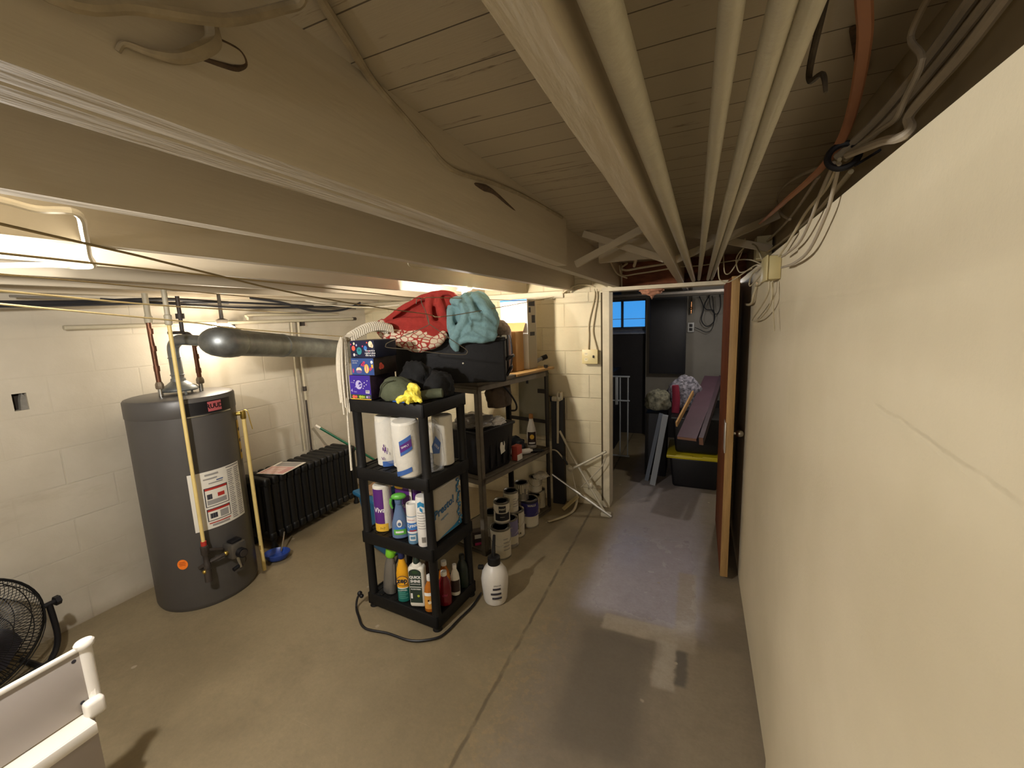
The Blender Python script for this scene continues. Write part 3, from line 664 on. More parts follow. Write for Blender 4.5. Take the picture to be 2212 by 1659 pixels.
o = b.build('leaflet'); o.matrix_world = lin_m(-2.89, 2.10, .5445, .25); tag(o, 'printed leaflet lying on top of the black radiator', 'leaflet')
t = thing('broom', 'green broom handle with a white tip leaning behind the radiator', 'broom', (-3.09, 2.62, .735))
b = MB(); b.cyl((0, 0, 0), (.60, .62, -.73), .011, mat('green handle', '#145a3c', .35), n=12); b.build('handle', t)
b = MB(); b.cyl((-.004, -.004, .005), (.02, .021, -.024), .012, M_white, n=12); b.build('cap', t)
b = MB(); bm_ = M_blk; b.beam((.50, .70, -.69), (.72, .52, -.69), .05, .08, bm_); b.build('brush', t)
t = thing('plastic_dish', 'blue plastic dish tipped on the floor beside the yellowed pipe', 'dish', (-2.665, 1.815, .0))
b = MB(); b.lathe([(0, .012), (.055, .012), (.072, .03), (.08, .045), (.083, .044), (.078, .024), (.06, .002), (0, .002)], mat('blue plastic', '#24408c', .35), n=28, M=Matrix.Rotation(R(-6), 4, 'X') @ Matrix.Translation((0, 0, .008))); b.build('bowl', t)
b = MB(); b.tube([(-.02, .05, .03), (-.06, .10, .07), (-.09, .14, .12)], .006, M_steel); b.build('handle', t)

# ------------------------------------------------------------------ floor fan
t = thing('floor_fan', 'black wire-caged floor fan against the left wall at the left edge', 'fan', (-2.86, .50, 0), R(97))
cz, cr = .30, .265
b = MB(); mw = mat('black wire', '#1b1a1a', .45, .4); T = lambda y: Matrix.Translation((0, y, cz)) @ Matrix.Rotation(PI/2, 4, 'X')
for y, rr in ((-.075, .20), (-.055, .25), (0, cr), (.055, .25), (.075, .20), (-.085, .13), (.085, .13)): b.torus((0, 0, 0), rr, .0022, mw, T(y), n=40, k=5)
b.torus((0, 0, 0), cr+.004, .006, mw, T(0), n=48)
for k in range(96):
    a = 2*PI*k/96; c, s = math.cos(a), math.sin(a)
    for q in (-1, 1): b.tube([(c*.06, q*.088, cz+s*.06), (c*.15, q*.084, cz+s*.15), (c*.22, q*.068, cz+s*.22), (c*cr, 0, cz+s*cr)], .0016, mw, n=4, sub=3)
b.build('cage', t)
b = MB(); b.cyl((0, -.092, cz), (0, -.084, cz), .06, M_blk, n=24); b.cyl((0, .05, cz), (0, .15, cz), .095, M_blk, n=20); b.build('hub', t)
for k in range(3):
    b = MB(); a = 2*PI*k/3+.3; mm = Matrix.Translation((0, 0, cz)) @ Matrix.Rotation(a, 4, 'Y'); bm = bmesh.new(); pr = []
    for i in range(9):
        rr = .05+.17*i/8; w = .05+.06*math.sin(PI*(i/8*.8+.1)); pr.append([bm.verts.new((w*u, .012-.05*u*(1-i/12), rr)) for u in (-.8, -.3, .2, .8)])
    for p, q in zip(pr, pr[1:]):
        for j in range(3): bm.faces.new((p[j], q[j], q[j+1], p[j+1]))
    b.add(bm, mat('dark gray fan blade', '#35333a', .3), mm); b.build('blade', t)
b = MB(); b.tube([(-.29, .0, cz), (-.295, .0, .12), (-.26, .0, .03), (-.20, 0, .014), (.20, 0, .014), (.26, 0, .03), (.295, 0, .12), (.29, 0, cz)], .013, M_blk); b.tube([(-.22, -.16, .014), (-.22, .16, .014)], .013, M_blk); b.tube([(.22, -.16, .014), (.22, .16, .014)], .013, M_blk)
for q in (-1, 1): b.cyl((q*.265, 0, cz), (q*.32, 0, cz), .012, M_blk); b.cyl((q*.31, 0, cz), (q*.33, 0, cz), .024, M_blk, n=6)
b.build('stand', t)
b = MB(); b.box(-.03, .02, -.165, -.135, .02, .06, mat('orange red tag', '#c4502e', .5), .004); b.build('tag', t)['label'] = 'orange red tag'

# ------------------------------------------------------------------ white cart at the lower left corner
M_wp = mat('glossy white plastic', '#e9e4da', .35); M_wg = mat('shade-grayed white panel', '#a79f98', .5)  # gray panels put the inner side's shade into the white plastic
t = thing('utility_cart', 'white plastic cart with a raised rail at the lower left corner', 'cart', (-1.80, .545, 0), R(2))
b = MB(); b.lathe([(.013, .385), (.014, .60), (.019, .602), (.021, .608), (.021, .618), (.017, .624), (0, .626)], M_wp, n=20, sx=1.0, sy=1.25); b.build('corner_post', t)
b = MB(); b.box(-.008, .008, -.95, -.01, .598, .612, M_wp, .003); b.build('top_rail', t)
b = MB(); b.box(-.005, .003, -.95, -.012, .39, .60, M_wg, .001)
for z in (.575, .425): b.disc(-.032, z, .006, .006, M_ink, y=-.0, M=Matrix.Translation((.0036, 0, 0)) @ Matrix.Rotation(PI/2, 4, 'Z'))
b.build('back_panel', t)
b = MB(); b.box(.0, .075, -.95, -.035, .372, .386, M_wp, .004); b.box(.066, .080, -.95, -.035, .345, .384, M_wp, .004); b.build('tray', t)
b = MB(); b.box(.004, .04, -.040, .012, .37, .43, M_wp, .012, seg=3); b.tube([(.0, 0, .46), (.006, -.004, .425), (.02, -.01, .40)], [.012, .013, .012], M_wp); b.build('bracket', t)
b = MB(); b.box(-.005, .005, -.95, -.012, .10, .37, M_wg, .001); b.build('lower_panel', t)
b = MB(); b.box(.0, .09, -.95, -.10, .20, .214, M_wp, .004); b.build('lower_tray', t)
for y in (-.16, -.9):
    b = MB(); b.cyl((-.02, y, .05), (-.02, y, .385), .013, M_wp); b.sph((-.02, y, .028), .028, M_blk); b.build('leg', t)
# ------------------------------------------------------------------ black plastic shelving unit
SX, SY, SA = -1.700, 1.665, R(-4.5)
SM = Matrix.Translation((SX, SY, 0)) @ Matrix.Rotation(SA, 4, 'Z')
def sp(a, b_, z=0): return SM @ Vector((a, b_, z))
SW, SD = .505, .36; SZ = (.085, .462, .838, 1.215)
t = thing('shelving_unit', 'four-tier black plastic shelving unit standing in the middle of the floor', 'shelf', (SX, SY, 0), SA)
for k, z in enumerate(SZ):
    b = MB(); top = z; lip = .068
    b.box(.012, SW-.012, .012, SD-.012, top-.018, top-.004, M_bpl)
    b.box(.0, SW, .0, .014, top-lip, top, M_bpl, .004); b.box(.0, SW, SD-.014, SD, top-lip, top, M_bpl, .004)
    b.box(.0, .014, .0, SD, top-lip, top, M_bpl, .004); b.box(SW-.014, SW, .0, SD, top-lip, top, M_bpl, .004)
    for i in range(9): b.box(.03+i*.052, .045+i*.052, .02, SD-.02, top-.0045, top-.001, M_bpl)
    b.build('shelf_tier', t)
for k in range(4):
    z0 = 0 if k == 0 else SZ[k-1]; z1 = SZ[k]-.06
    for a in (0, SW):
        for q in (0, SD):
            b = MB(); cx = a+(.024 if a == 0 else -.024); cy = q+(.024 if q == 0 else -.024); zz = z0 if k else 0
            b.lathe([(.0265, 0), (.024, .01), (.023, (z1-zz)/2), (.024, z1-zz-.01), (.0275, z1-zz)], M_bpl, c=(cx, cy, zz), n=14); b.build('post', t)

def box_art(w, d, hh, base, side, name, label, a, b_, z, rz, art, sideart=None, cat='box', group=None):
    o_b = MB(); o_b.box(0, w, 0, d, 0, hh, side, .0015); o_b.rect(.001, w-.001, .001, hh-.001, base, y=-.0006); art(o_b)
    if sideart: sideart(o_b)
    o = o_b.build(name); o.matrix_world = SM @ lin_m(a, b_, z, rz); return tag(o, label, cat, group)
navy = mat('navy card', '#15183a', .4); blue = mat('mid blue card', '#33508f', .4); purp = mat('violet card', '#3a2290', .4); dside = mat('dark printed card side', '#2b211b', .5, ns=25, na=.6); nside = mat('dark navy card side', '#0f1630', .45)
pp = mat('purple print side', '#2a1c2a', .5, ns=30, na=.7)
cw = mat('white print', '#e8e6e2', .5); corl = mat('coral print', '#df5c4a', .5); teal = mat('teal print', '#2f8a92', .5); skyb = mat('sky blue print', '#3b77c0', .5); pnk = mat('pink print', '#c9406e', .5); crm = mat('cream print', '#efdcb6', .5); yl = mat('yellow print', '#e8b93c', .5); lime = mat('lime print', '#a9b93a', .5); dgn = mat('dark green print', '#2e4a2a', .5); lav = mat('lavender print', '#b9b1d8', .5)
def art_top(b):
    for x, z, r, m in ((.022, .05, .012, corl), (.060, .036, .017, teal), (.103, .050, .011, skyb), (.138, .070, .014, crm), (.028, .074, .006, crm), (.044, .066, .005, lav), (.085, .060, .004, pnk), (.108, .020, .003, cw), (.125, .035, .004, pnk), (.006, .070, .004, pnk), (.115, .078, .004, corl)): b.disc(x, z, r, r*1.15, m, y=-.0012)
    b.disc(.148, .062, .008, .011, crm, y=-.0012); b.disc(.060, .040, .008, .006, mat('dark teal print', '#1f6470', .5), y=-.0016)
    b.disc(.024, .016, .007, .008, cw, y=-.0012); b.text('TEA PIGS' if False else 'tea', .008, .040, .016, cw, y=-.0014)
    for k, s in enumerate(('The world is', 'a better place', 'with tea in it')): b.text(s, .0125, .132, .037-k*.012, cw, y=-.0016, bold=.0002)
box1 = None
def art_mid(b):
    b.text('Festive tea', .010, .030, .075, cw, y=-.0014); b.text('calendar', .010, .026, .064, cw, y=-.0014)
    b.disc(.105, .034, .016, .024, yl, y=-.0012); b.disc(.105, .032, .009, .02, crm, y=-.0016); b.disc(.105, .034, .003, .02, corl, y=-.002)
    for x, z in ((.082, .060), (.090, .066), (.076, .054), (.086, .052), (.135, .036), (.128, .03)): b.disc(x, z, .008, .007, pnk, y=-.0012)
    b.disc(.052, .026, .019, .015, crm, y=-.0012); b.disc(.052, .018, .020, .009, mat('mauve print', '#7d5c8f', .5), y=-.0016); b.tube([(.050, -.0014, .038), (.062, -.0014, .055), (.080, -.0014, .066)], .0012, nside, n=4)
    b.disc(.142, .068, .008, .008, cw, y=-.0012); b.rect(.138, .150, .038, .056, yl, y=-.0012); b.disc(.012, .022, .005, .012, pnk, y=-.0012)
def art_mid_s(b):
    for y, z, r in ((.05, .05, .012), (.06, .04, .012), (.045, .036, .010)): b.disc(y, z, r, r, corl, y=-.001, M=Matrix.Translation((.155, 0, 0)) @ Matrix.Rotation(PI/2, 4, 'Z'))
def art_low(b):
    b.disc(.062, .078, .022, .024, lav, y=-.0012); b.disc(.070, .080, .010, .013, purp, y=-.0016); b.disc(.062, .075, .030, .003, lav, y=-.0018, rot=.35)
    b.text('4', .026, .012, .046, lav, y=-.0014); b.text('TEAS', .010, .034, .040, lav, y=-.0014); b.text('calming', .008, .020, .090, lav, y=-.0014)
    for x, z in ((.10, .09), (.112, .08), (.09, .06), (.12, .10), (.033, .10), (.098, .072)): b.disc(x, z, .0028, .0028, cw, y=-.0012)
    b.rect(.104, .130, .034, .050, cw, y=-.0012)
    for k in range(9): b.rect(.106+k*.0025, .1072+k*.0025, .038, .049, M_ink, y=-.0016)
    b.rect(.002, .138, .0, .026, dgn, y=-.0012); b.rect(.002, .138, .0, .004, yl, y=-.0016)
    for x, m, r in ((.022, corl, .010), (.038, corl, .008), (.066, lime, .009), (.080, lime, .008), (.092, lime, .006), (.112, lav, .007), (.124, mat('mauve print', '#7d5c8f', .5), .009)): b.disc(x, .014, r, r*.9, m, y=-.0018)
box_art(.140, .20, .128, purp, pp, 'tea_box', 'violet tea box with a planet and fruit strip, bottom of the three stacked', .016, .002, 1.2165, R(5), art_low, group='tea boxes on the black shelf')
box_art(.155, .17, .089, blue, dside, 'tea_box', 'mid-blue tea box with a hot-air balloon and pink flowers, middle of the three stacked', .030, .012, 1.3455, R(3), art_mid, art_mid_s, group='tea boxes on the black shelf')
box_art(.160, .17, .089, navy, nside, 'tea_box', 'dark navy tea box with coloured planets, topmost of the three stacked', .034, .012, 1.4355, R(4), art_top, group='tea boxes on the black shelf')

# soft things on the top tier
olive = mat('olive green cloth', '#50553f', .85, ns=20, na=.12, bs=160, bstr=.15); blkc = mat('black cloth', '#121212', .9, ns=15, bs=60, bstr=.3)
def soft(name, label, cat, a, b_, z, sc, m, seed, amp=.18, freq=1.6, rz=0, group=None, rough=.5):
    b = MB(); b.blob((0, 0, 0), sc, m, seed, amp, freq, rough=rough); o = b.build(name, ang=80); o.matrix_world = SM @ lin_m(a, b_, z, rz); return tag(o, label, cat, group)
b = MB(); b.blob((0, 0, 0), (.098, .068, .078), olive, 3, .10, 1.2)
b.tube([(-.085, -.045, .02), (-.04, -.068, .09), (.02, -.06, .11)], .003, mat('dark olive seam', '#3a3e2e', .9), n=6)
o = b.build('rolled_jacket', ang=80); o.matrix_world = SM @ lin_m(.285, .075, 1.2155, R(8)); tag(o, 'olive green rolled jacket sitting beside the tea boxes', 'jacket')
soft('black_jacket', 'crumpled black jacket behind the olive roll on the black shelf', 'jacket', .27, .235, 1.2155, (.10, .075, .115), blkc, 5, .2, 2.0)
soft('black_bag', 'soft black bag behind the yellow glove on the black shelf', 'bag', .430, .235, 1.2155, (.060, .09, .085), blkc, 8, .2, 1.8)
b = MB(); b.tube([(0, 0, .026), (.055, .05, .028), (.10, .06, .03)], [.024, .026, .024], olive, n=16); b.disc(0, 0, .018, .018, mat('pale roll end', '#8d8a70', .8), M=Matrix.Translation((-.004, -.002, .026)) @ Matrix.Rotation(R(-50), 4, 'Z'))
o = b.build('cloth_roll'); o.matrix_world = SM @ lin_m(.425, .075, 1.2155, R(20)); tag(o, 'small olive cloth roll with a pale end behind the yellow gloves', 'cloth')
yg = mat('yellow rubber', '#efdf52', .45, ns=10, na=.08)
b = MB(); b.blob((0, 0, .002), (.040, .036, .045), yg, 12, .30, 1.9)
for (x, y, dx, dy, dz, L) in ((-.02, -.02, -.055, -.012, -.01, 1), (-.01, -.03, -.03, -.045, -.022, 1), (.012, -.03, .012, -.055, -.02, 1), (.03, -.02, .045, -.03, -.015, 1), (.02, -.01, .03, -.045, .0, 1)):
    b.tube([(x*.5, y*.5, .03), (x+dx*.5, y+dy*.5, .03+dz*.3), (x+dx, y+dy, .018+dz*.3)], [.015, .012, .010], yg, n=10)
b.tube([(-.025, .02, .06), (-.01, .01, .085), (.015, .015, .08), (.03, .02, .06)], [.016, .02, .018, .014], yg, n=10, flat=.6); b.soften(.0035, 4, .004, .02)
o = b.build('rubber_glove', ang=80); o.matrix_world = SM @ lin_m(.415, .035, 1.2155, R(10)); tag(o, 'crumpled yellow rubber gloves on the front edge of the black shelf', 'glove')
b = MB(); b.box(0, .085, 0, .055, 0, .006, mat('blue sponge pack', '#2c5aa8', .4), .002); b.box(.02, .06, .005, .05, .006, .0075, lime)
o = b.build('cloth_packet'); o.matrix_world = SM @ lin_m(.30, .012, 1.2155, R(-4)); tag(o, 'flat blue and lime packet lying under the yellow gloves', 'packet')

# ---------------------------------------------------------------- second tier: paper rolls
pap = mat('paper towel', '#e2dccc', .85, ns=40, na=.04, bs=120, bstr=.2); film = mat('clear film', '#eef0f2', .15, alpha=.20, spec=.7, bs=35, bstr=.6); bluep = mat('blue film print', '#3f63a5', .3); violet = mat('violet film print', '#5a2a78', .3); core = mat('cardboard core', '#9c7b52', .8)
def roll(b, x, y, r, hh, z=0):
    b.lathe([(.020, hh), (r-.006, hh), (r, hh-.005), (r, .005), (r-.006, 0), (.020, 0)], pap, c=(x, y, z), n=30); b.lathe([(.0205, hh-.002), (.0195, hh-.002), (.0195, hh-.04)], core, c=(x, y, z), n=20)
t = thing('towel_pack', 'two white paper towel rolls in clear film with violet flowers, left on the second tier', 'paper towels', sp(.085, .05, .839), SA+R(8))
for x in (.055, .158):
    b = MB(); roll(b, x, .055, .052, .275); b.build('towel_roll', t)
b = MB(); sw = .2125
b.box(.0, sw, .0, .11, -.0005, .278, film, .05, seg=6); b.build('film_wrap', t)
b = MB(); Q = lambda x: Matrix.Translation((x, .052, 0))
for x, z, r in ((-.004, .10, .006), (.006, .088, .005), (.01, .10, .007), (.018, .082, .006), (.002, .118, .005)): b._band(.0545, z-r*1.6, z+r*1.6, violet, -PI/2+x/.054, -PI/2+(x+r)/.054, 1, 1, 3, Q(.075))
b._band(.0545, .0, .03, bluep, -PI/2+R(5), -PI/2+R(80), 1, 1, 8, Q(.06)); b.text('Vi', .028, .01, .045, violet, cyl=.0548, M=Q(.06)); b.build('film_print', t)
t = thing('towel_pack', 'fat white paper towel pack with blue and violet label, front of the second tier', 'paper towels', sp(.375, .030, .846), SA)
t.rotation_euler = (R(5), 0, SA)
b = MB(); b.lathe([(.02, .285), (.058, .285), (.066, .275), (.067, .02), (.062, .004), (.02, 0)], pap, n=36); b.build('towel_roll', t)
b = MB(); b.lathe([(.03, .292), (.056, .289), (.0685, .276), (.0695, .14), (.069, .02), (.062, -.002), (.03, -.003)], film, n=36); b.build('film_wrap', t)
b = MB(); LM = Matrix.Identity(4)
bm = bmesh.new()
def patch(b, r, x0, x1, z0, z1, m, sh=0):
    bm = bmesh.new(); prev = None
    for i in range(11):
        x = x0+(x1-x0)*i/10; a = -PI/2+x/r; p = [bm.verts.new((r*math.cos(a), r*math.sin(a), z+sh*(x-x0))) for z in (z0, z1)]
        if prev: bm.faces.new((prev[0], p[0], p[1], prev[1]))
        prev = p
    b.add(bm, m)
patch(b, .0705, .012, .075, .12, .195, bluep, .5); patch(b, .0712, .014, .075, .138, .175, violet, .5); b.text('SIMPLY', .014, .042, .171, cw, cyl=.0716, rot=.35)
b.build('film_label', t)['label'] = 'blue and violet film label'
b = MB(); patch(b, .0705, -.045, .06, .0, .025, bluep, .35); b.build('film_edge', t)
t = thing('towel_roll', 'loose white paper towel roll at the right of the second tier', 'paper towels', sp(.428, .235, .839), SA)
b = MB(); roll(b, 0, 0, .055, .272); b.build('paper', t)
t = thing('plastic_bag', 'clear plastic bag with a blue print hanging between the rolls on the second tier', 'bag', sp(.452, .128, .839), SA+R(62))
b = MB(); b.blob((0, 0, 0), (.052, .026, .17), film, 21, .16, 2.2, lev=4); b.build('bag_film', t, ang=80)
b = MB(); b.poly([(-.02, -.030, .10), (.015, -.031, .095), (.026, -.029, .15), (.0, -.028, .19), (-.025, -.030, .14)], bluep); b.text('VIVA', .018, .0, .135, cw, y=-.033, rot=-.9); b.build('print', t)

# ---------------------------------------------------------------- third tier
t = thing('towel_pack', 'violet-banded paper towel pack standing left of the green-capped spray bottle', 'paper towels', sp(.095, .085, .463), SA+R(48))
b = MB(); b.lathe([(.02, .262), (.042, .262), (.05, .255), (.05, .008), (.044, 0), (.02, 0)], pap, n=28); b.build('towel_roll', t)
b = MB(); b._band(.0512, .045, .245, violet, -PI/2+R(-75), -PI/2+R(0), 1, 1, 12, None); b.text('Viva', .040, -.026, .125, cw, cyl=.0520, bold=.0008); b._band(.0512, .0, .045, yl, -PI/2+R(-75), -PI/2+R(20), 1, 1, 12, None); b.text('7=7', .018, -.015, .018, M_ink, cyl=.0520); b.build('film_print', t)
t = thing('towel_pack', 'violet paper towel pack with a yellow top behind the green-capped spray bottle', 'paper towels', sp(.232, .165, .463), SA+R(-5))
b = MB(); b.box(-.085, .085, -.055, .055, 0, .27, violet, .03, seg=4); b.build('film_wrap', t)
b = MB(); b.lathe([(0, .278), (.04, .277), (.052, .268), (.054, .24)], yl, c=(-.035, -.012, 0), n=24); b._band(.06, .03, .255, pap, -PI/2-1.2, -PI/2+.0, 1, 1, 10, Matrix.Translation((.072, .0, 0))); b.text('Viva', .036, -.018, .145, cw, y=-.0565); b.build('film_print', t)
# spray bottle with green trigger head
M_feb = mat('blue gray tinted bottle', '#5f769b', .25, ns=8, na=.1); grn = mat('leaf green plastic', '#5fae45', .35)
t = thing('spray_bottle', 'blue-grey spray bottle with a rounded green trigger head on the third tier', 'spray bottle', sp(.253, .045, .463), SA+R(36))
b = MB(); b.lathe([(0, 0), (.038, 0), (.045, .006), (.046, .03), (.043, .08), (.030, .13), (.020, .17), (.016, .195)], M_feb, n=28, sy=.66); b.build('bottle_body', t)
b = MB(); b.lathe([(.018, .19), (.02, .205), (.02, .215)], M_feb, n=18); b.sph((.004, -.006, .232), .03, grn, (1.35, .75, .62)); b.tube([(-.034, -.012, .225), (-.040, -.012, .20), (-.032, -.012, .17)], [.008, .007, .005], grn); b.build('trigger_head', t)
b = MB(); K = dict(sx=1, sy=.66); b._band(.0475, .025, .055, grn, -PI/2-.75, -PI/2+.75, 1, .66, 14, None); b._band(.0482, .035, .046, cw, -PI/2-.5, -PI/2+.4, 1, .66, 10, None)
b.disc(0, .088, .014, .022, cw, y=-.0305); b.disc(0, .085, .009, .010, M_feb, y=-.0312); b._band(.0470, .055, .068, skyb, -PI/2-.6, -PI/2+.6, 1, .66, 12, None); b.build('label', t)
# disinfectant can
wcap = mat('white plastic cap', '#e6e3dc', .35); ltb = mat('light blue can', '#6f9cc0', .3, .3)
t = thing('aerosol_can', 'light blue aerosol can with a white cap beside the spray bottle', 'aerosol can', sp(.355, .035, .463), SA+R(30))
b = MB(); b.lathe([(.0, .0), (.030, 0), (.031, .006), (.031, .15), (.029, .158)], ltb, n=28); b.build('can_body', t)
b = MB(); b.lathe([(.0305, .153), (.0315, .16), (.031, .21), (.029, .217), (.024, .216), (.022, .208), (0, .207)], wcap, n=28); b.build('cap', t)
b = MB(); b._band(.0318, .06, .15, cw, -PI/2-1.6, -PI/2+1.6, 1, 1, 16, None); b._band(.0322, .07, .118, skyb, -PI/2-1.3, -PI/2+1.4, 1, 1, 14, None); b.text('Lysol', .026, .0, .104, cw, cyl=.0328, bold=.0007, shear=.2, rot=.05); b._band(.0325, .072, .079, M_red, -PI/2-.5, -PI/2+.7, 1, 1, 6, None)
b.text('disinfectant', .009, -.004, .134, pnk, cyl=.0326); b._band(.0318, .02, .05, cw, -PI/2-.6, -PI/2+.5, 1, 1, 8, None); b._band(.0324, .028, .044, ltb, -PI/2-.4, -PI/2+.4, 1, 1, 8, None); b.build('label', t)
t = thing('cleaning_bottle', 'tall white canister with blue leaf print and barcode next to the front right post', 'bottle', sp(.424, .038, .463), SA+R(34))
b = MB(); b.lathe([(0, 0), (.032, 0), (.034, .006), (.034, .255), (.031, .268), (0, .27)], wcap, n=28); b.build('can_body', t)
b = MB(); tq = mat('aqua print', '#2f86b5', .4)
for x, z, r0, rt in ((-.014, .228, .016, .6), (.004, .238, .014, -.6), (-.004, .212, .012, -.9)): patch(b, .0350, x-r0*.6, x+r0*.6, z-r0, z+r0*.6, tq, rt)
for k in range(7): b._band(.0348, .10+k*.014, .103+k*.014, M_inkg, -PI/2-.8, -PI/2+.5-(k % 3)*.15, 1, 1, 8, None)
for k in range(9): b._band(.0350, .025, .055, M_ink, -PI/2-.3+k*.07, -PI/2-.3+k*.07+.03, 1, 1, 1, None)
b.build('label', t)
# napkin pack facing right
t = thing('napkin_pack', 'white napkin pack lettered in blue on the right side of the third tier', 'napkin pack', sp(.478, .07, .463), SA+R(91))
npk = mat('napkin pack film', '#b9b3a6', .3, bs=40, bstr=.3)
b = MB(); b.box(0, .235, 0, .09, 0, .288, npk, .014, seg=3); b.build('paper_block', t)
b = MB(); b.text('Presto!', .062, .075, .165, mat('deep blue print', '#2a5f8c', .4), y=-.0022, bold=.0016, rot=.18, shear=.15); b.text('napkins', .022, .075, .115, tq, y=-.0022, rot=.18)
for k in range(13):
    z = .275-k*.0205; b.disc(.205+.010*math.sin(k*1.9), z, .013+.003*(k % 3), .009, tq if k % 2 else mat('deep blue print', '#2a5f8c', .4), y=-.0022-.0003*k, rot=k*.9); b.disc(.205+.010*math.sin(k*1.9), z, .006, .004, npk, y=-.0065, rot=k)
b.ext([(.012, .012), (.16, .03), (.225, .05), (.225, .012)], .0008, tq, Matrix.Translation((0, -.0022, 0))); b.build('print', t)
# turquoise cloth inside left
soft('folded_cloth', 'dark blue folded cloth with a pale corner at the left of the third tier', 'cloth', .055, .22, .463, (.06, .08, .12), mat('dark teal cloth', '#1d4f74', .8, bs=80, bstr=.2), 31, .12, 1.2)

# ---------------------------------------------------------------- bottom tier: cleaning bottles
silver = mat('silver bottle', '#8f8c86', .3, .6, ns=6, na=.15)
t = thing('spray_bottle', 'leaning silver spray bottle with a lime green head, leftmost on the bottom tier', 'spray bottle', sp(.115, .06, .086), SA)
t.rotation_euler = (0, R(7), SA)
b = MB(); b.lathe([(0, 0), (.034, 0), (.042, .008), (.043, .05), (.040, .12), (.036, .17), (.026, .215), (.02, .23)], silver, n=26, sy=.7); b.tube([(.030, 0, .19), (.042, -.005, .13), (.045, -.005, .07)], [.006, .01, .008], silver, flat=.6); b.build('bottle_body', t)
b = MB(); b.lathe([(.022, .228), (.026, .235), (.024, .27), (.020, .285), (0, .288)], mat('lime plastic', '#7cc832', .35), n=20, sx=1.15); b.box(.0, .045, -.01, .01, .262, .284, mat('lime plastic', '#7cc832', .35), .006); b.build('trigger_head', t)
t = thing('cleaner_bottle', 'yellow and teal cleaner bottle with a navy cap beside the silver spray bottle', 'bottle', sp(.238, .048, .086), SA+R(30))
zy = mat('golden yellow bottle', '#e5a51e', .35); zt = mat('teal green label', '#1c6a62', .4); nv = mat('navy cap', '#1b2352', .4)
b = MB(); b.lathe([(0, 0), (.030, 0), (.034, .006), (.034, .165), (.030, .19), (.016, .235), (.0145, .25)], zy, n=26, sy=.8); b.build('bottle_body', t)
b = MB(); b.lathe([(.016, .246), (.018, .25), (.0175, .285), (.014, .29), (0, .29)], nv, n=18); b.build('cap', t)
b = MB(); b._band(.0348, .0, .125, zt, -PI/2-1.6, -PI/2+1.6, 1, .8, 16, None)
b._band(.0353, .08, .165, zy, -PI/2-1.2, -PI/2+1.3, 1, .8, 14, None); b.disc(.002, .126, .034, .030, nv, y=-.0292); b.disc(.002, .126, .031, .027, zy, y=-.0297); b.text('zep', .040, .002, .128, M_ink, y=-.0303, bold=.0016)
b._band(.0356, .078, .084, cw, -PI/2-.9, -PI/2+.9, 1, .8, 12, None); b.text('CLEANER', .012, 0, .07, cw, y=-.0290)
for k in range(4): b._band(.0355, .02+k*.011, .024+k*.011, mat('pale teal ink', '#5a9a8c', .5), -PI/2-.8, -PI/2+.8-(k % 2)*.4, 1, .8, 10, None)
b.build('label', t)
t = thing('polish_bottle', 'white floor polish bottle with a dark green label and spout, bottom tier', 'bottle', sp(.347, .045, .086), SA+R(22))
gl = mat('dark green label', '#25352c', .45); wb = mat('white bottle', '#dcd8ca', .4)
b = MB(); bmx = b.box(-.045, .045, -.026, .026, 0, .235, wb, .016, seg=4); b.lathe([(.034, .225), (.026, .245), (.015, .255)], wb, n=22, sy=.75); b.build('bottle_body', t)
b = MB(); b.lathe([(.017, .248), (.018, .255), (.016, .275), (.012, .282)], gl, n=18); b.lathe([(.011, .280), (.006, .293), (.003, .303), (0, .303)], wb, n=14); b.build('spout_cap', t)
b = MB(); b.rect(-.038, .030, .03, .205, gl, y=-.0266); b.disc(-.004, .203, .034, .022, gl, y=-.0264); b.text('QUICK', .021, -.004, .178, cw, y=-.0272, bold=.0009, sx=.95); b.text('SHINE', .021, -.004, .155, cw, y=-.0272, bold=.0009, sx=.95); b.rect(-.036, .028, .120, .124, cw, y=-.0270); b.text('FLOOR FINISH', .0105, -.004, .109, cw, y=-.0272, bold=.0003, sx=.8)
b.rect(-.034, -.024, .055, .085, cw, y=-.0270); b.disc(.008, .07, .007, .007, lime, y=-.0270); b.text('HARDWOOD', .010, -.004, .138, cw, y=-.0272, sx=.9); b.disc(-.004, .208, .018, .009, dgn, y=-.0270); b.build('label', t)
amb = mat('amber liquid plastic', '#b5691d', .2, spec=.6, ns=5, na=.25); redl = mat('dark red liquid plastic', '#6d1420', .2, spec=.6); brn = mat('dark brown liquid plastic', '#3a150c', .2)
t = thing('oil_soap_bottle', 'amber oil soap bottle with a white cap and orange label behind the front right post', 'bottle', sp(.432, .042, .086), SA+R(40))
b = MB(); b.lathe([(0, 0), (.030, 0), (.034, .006), (.033, .10), (.028, .135), (.014, .165), (.013, .175)], amb, n=24, sy=.7); b.build('bottle_body', t)
b = MB(); b.lathe([(.014, .173), (.015, .176), (.0145, .20), (0, .203)], wcap, n=16); b.build('cap', t)
b = MB(); b._band(.0348, .02, .115, mat('orange tan label', '#d39640', .5), -PI/2-1.2, -PI/2+1.2, 1, .7, 14, None); b._band(.0354, .095, .113, cw, -PI/2-1.1, -PI/2+1.1, 1, .7, 14, None); b.disc(-.006, .058, .009, .009, crm, y=-.0252); b.disc(-.012, .07, .005, .005, brn, y=-.0256); b.build('label', t)
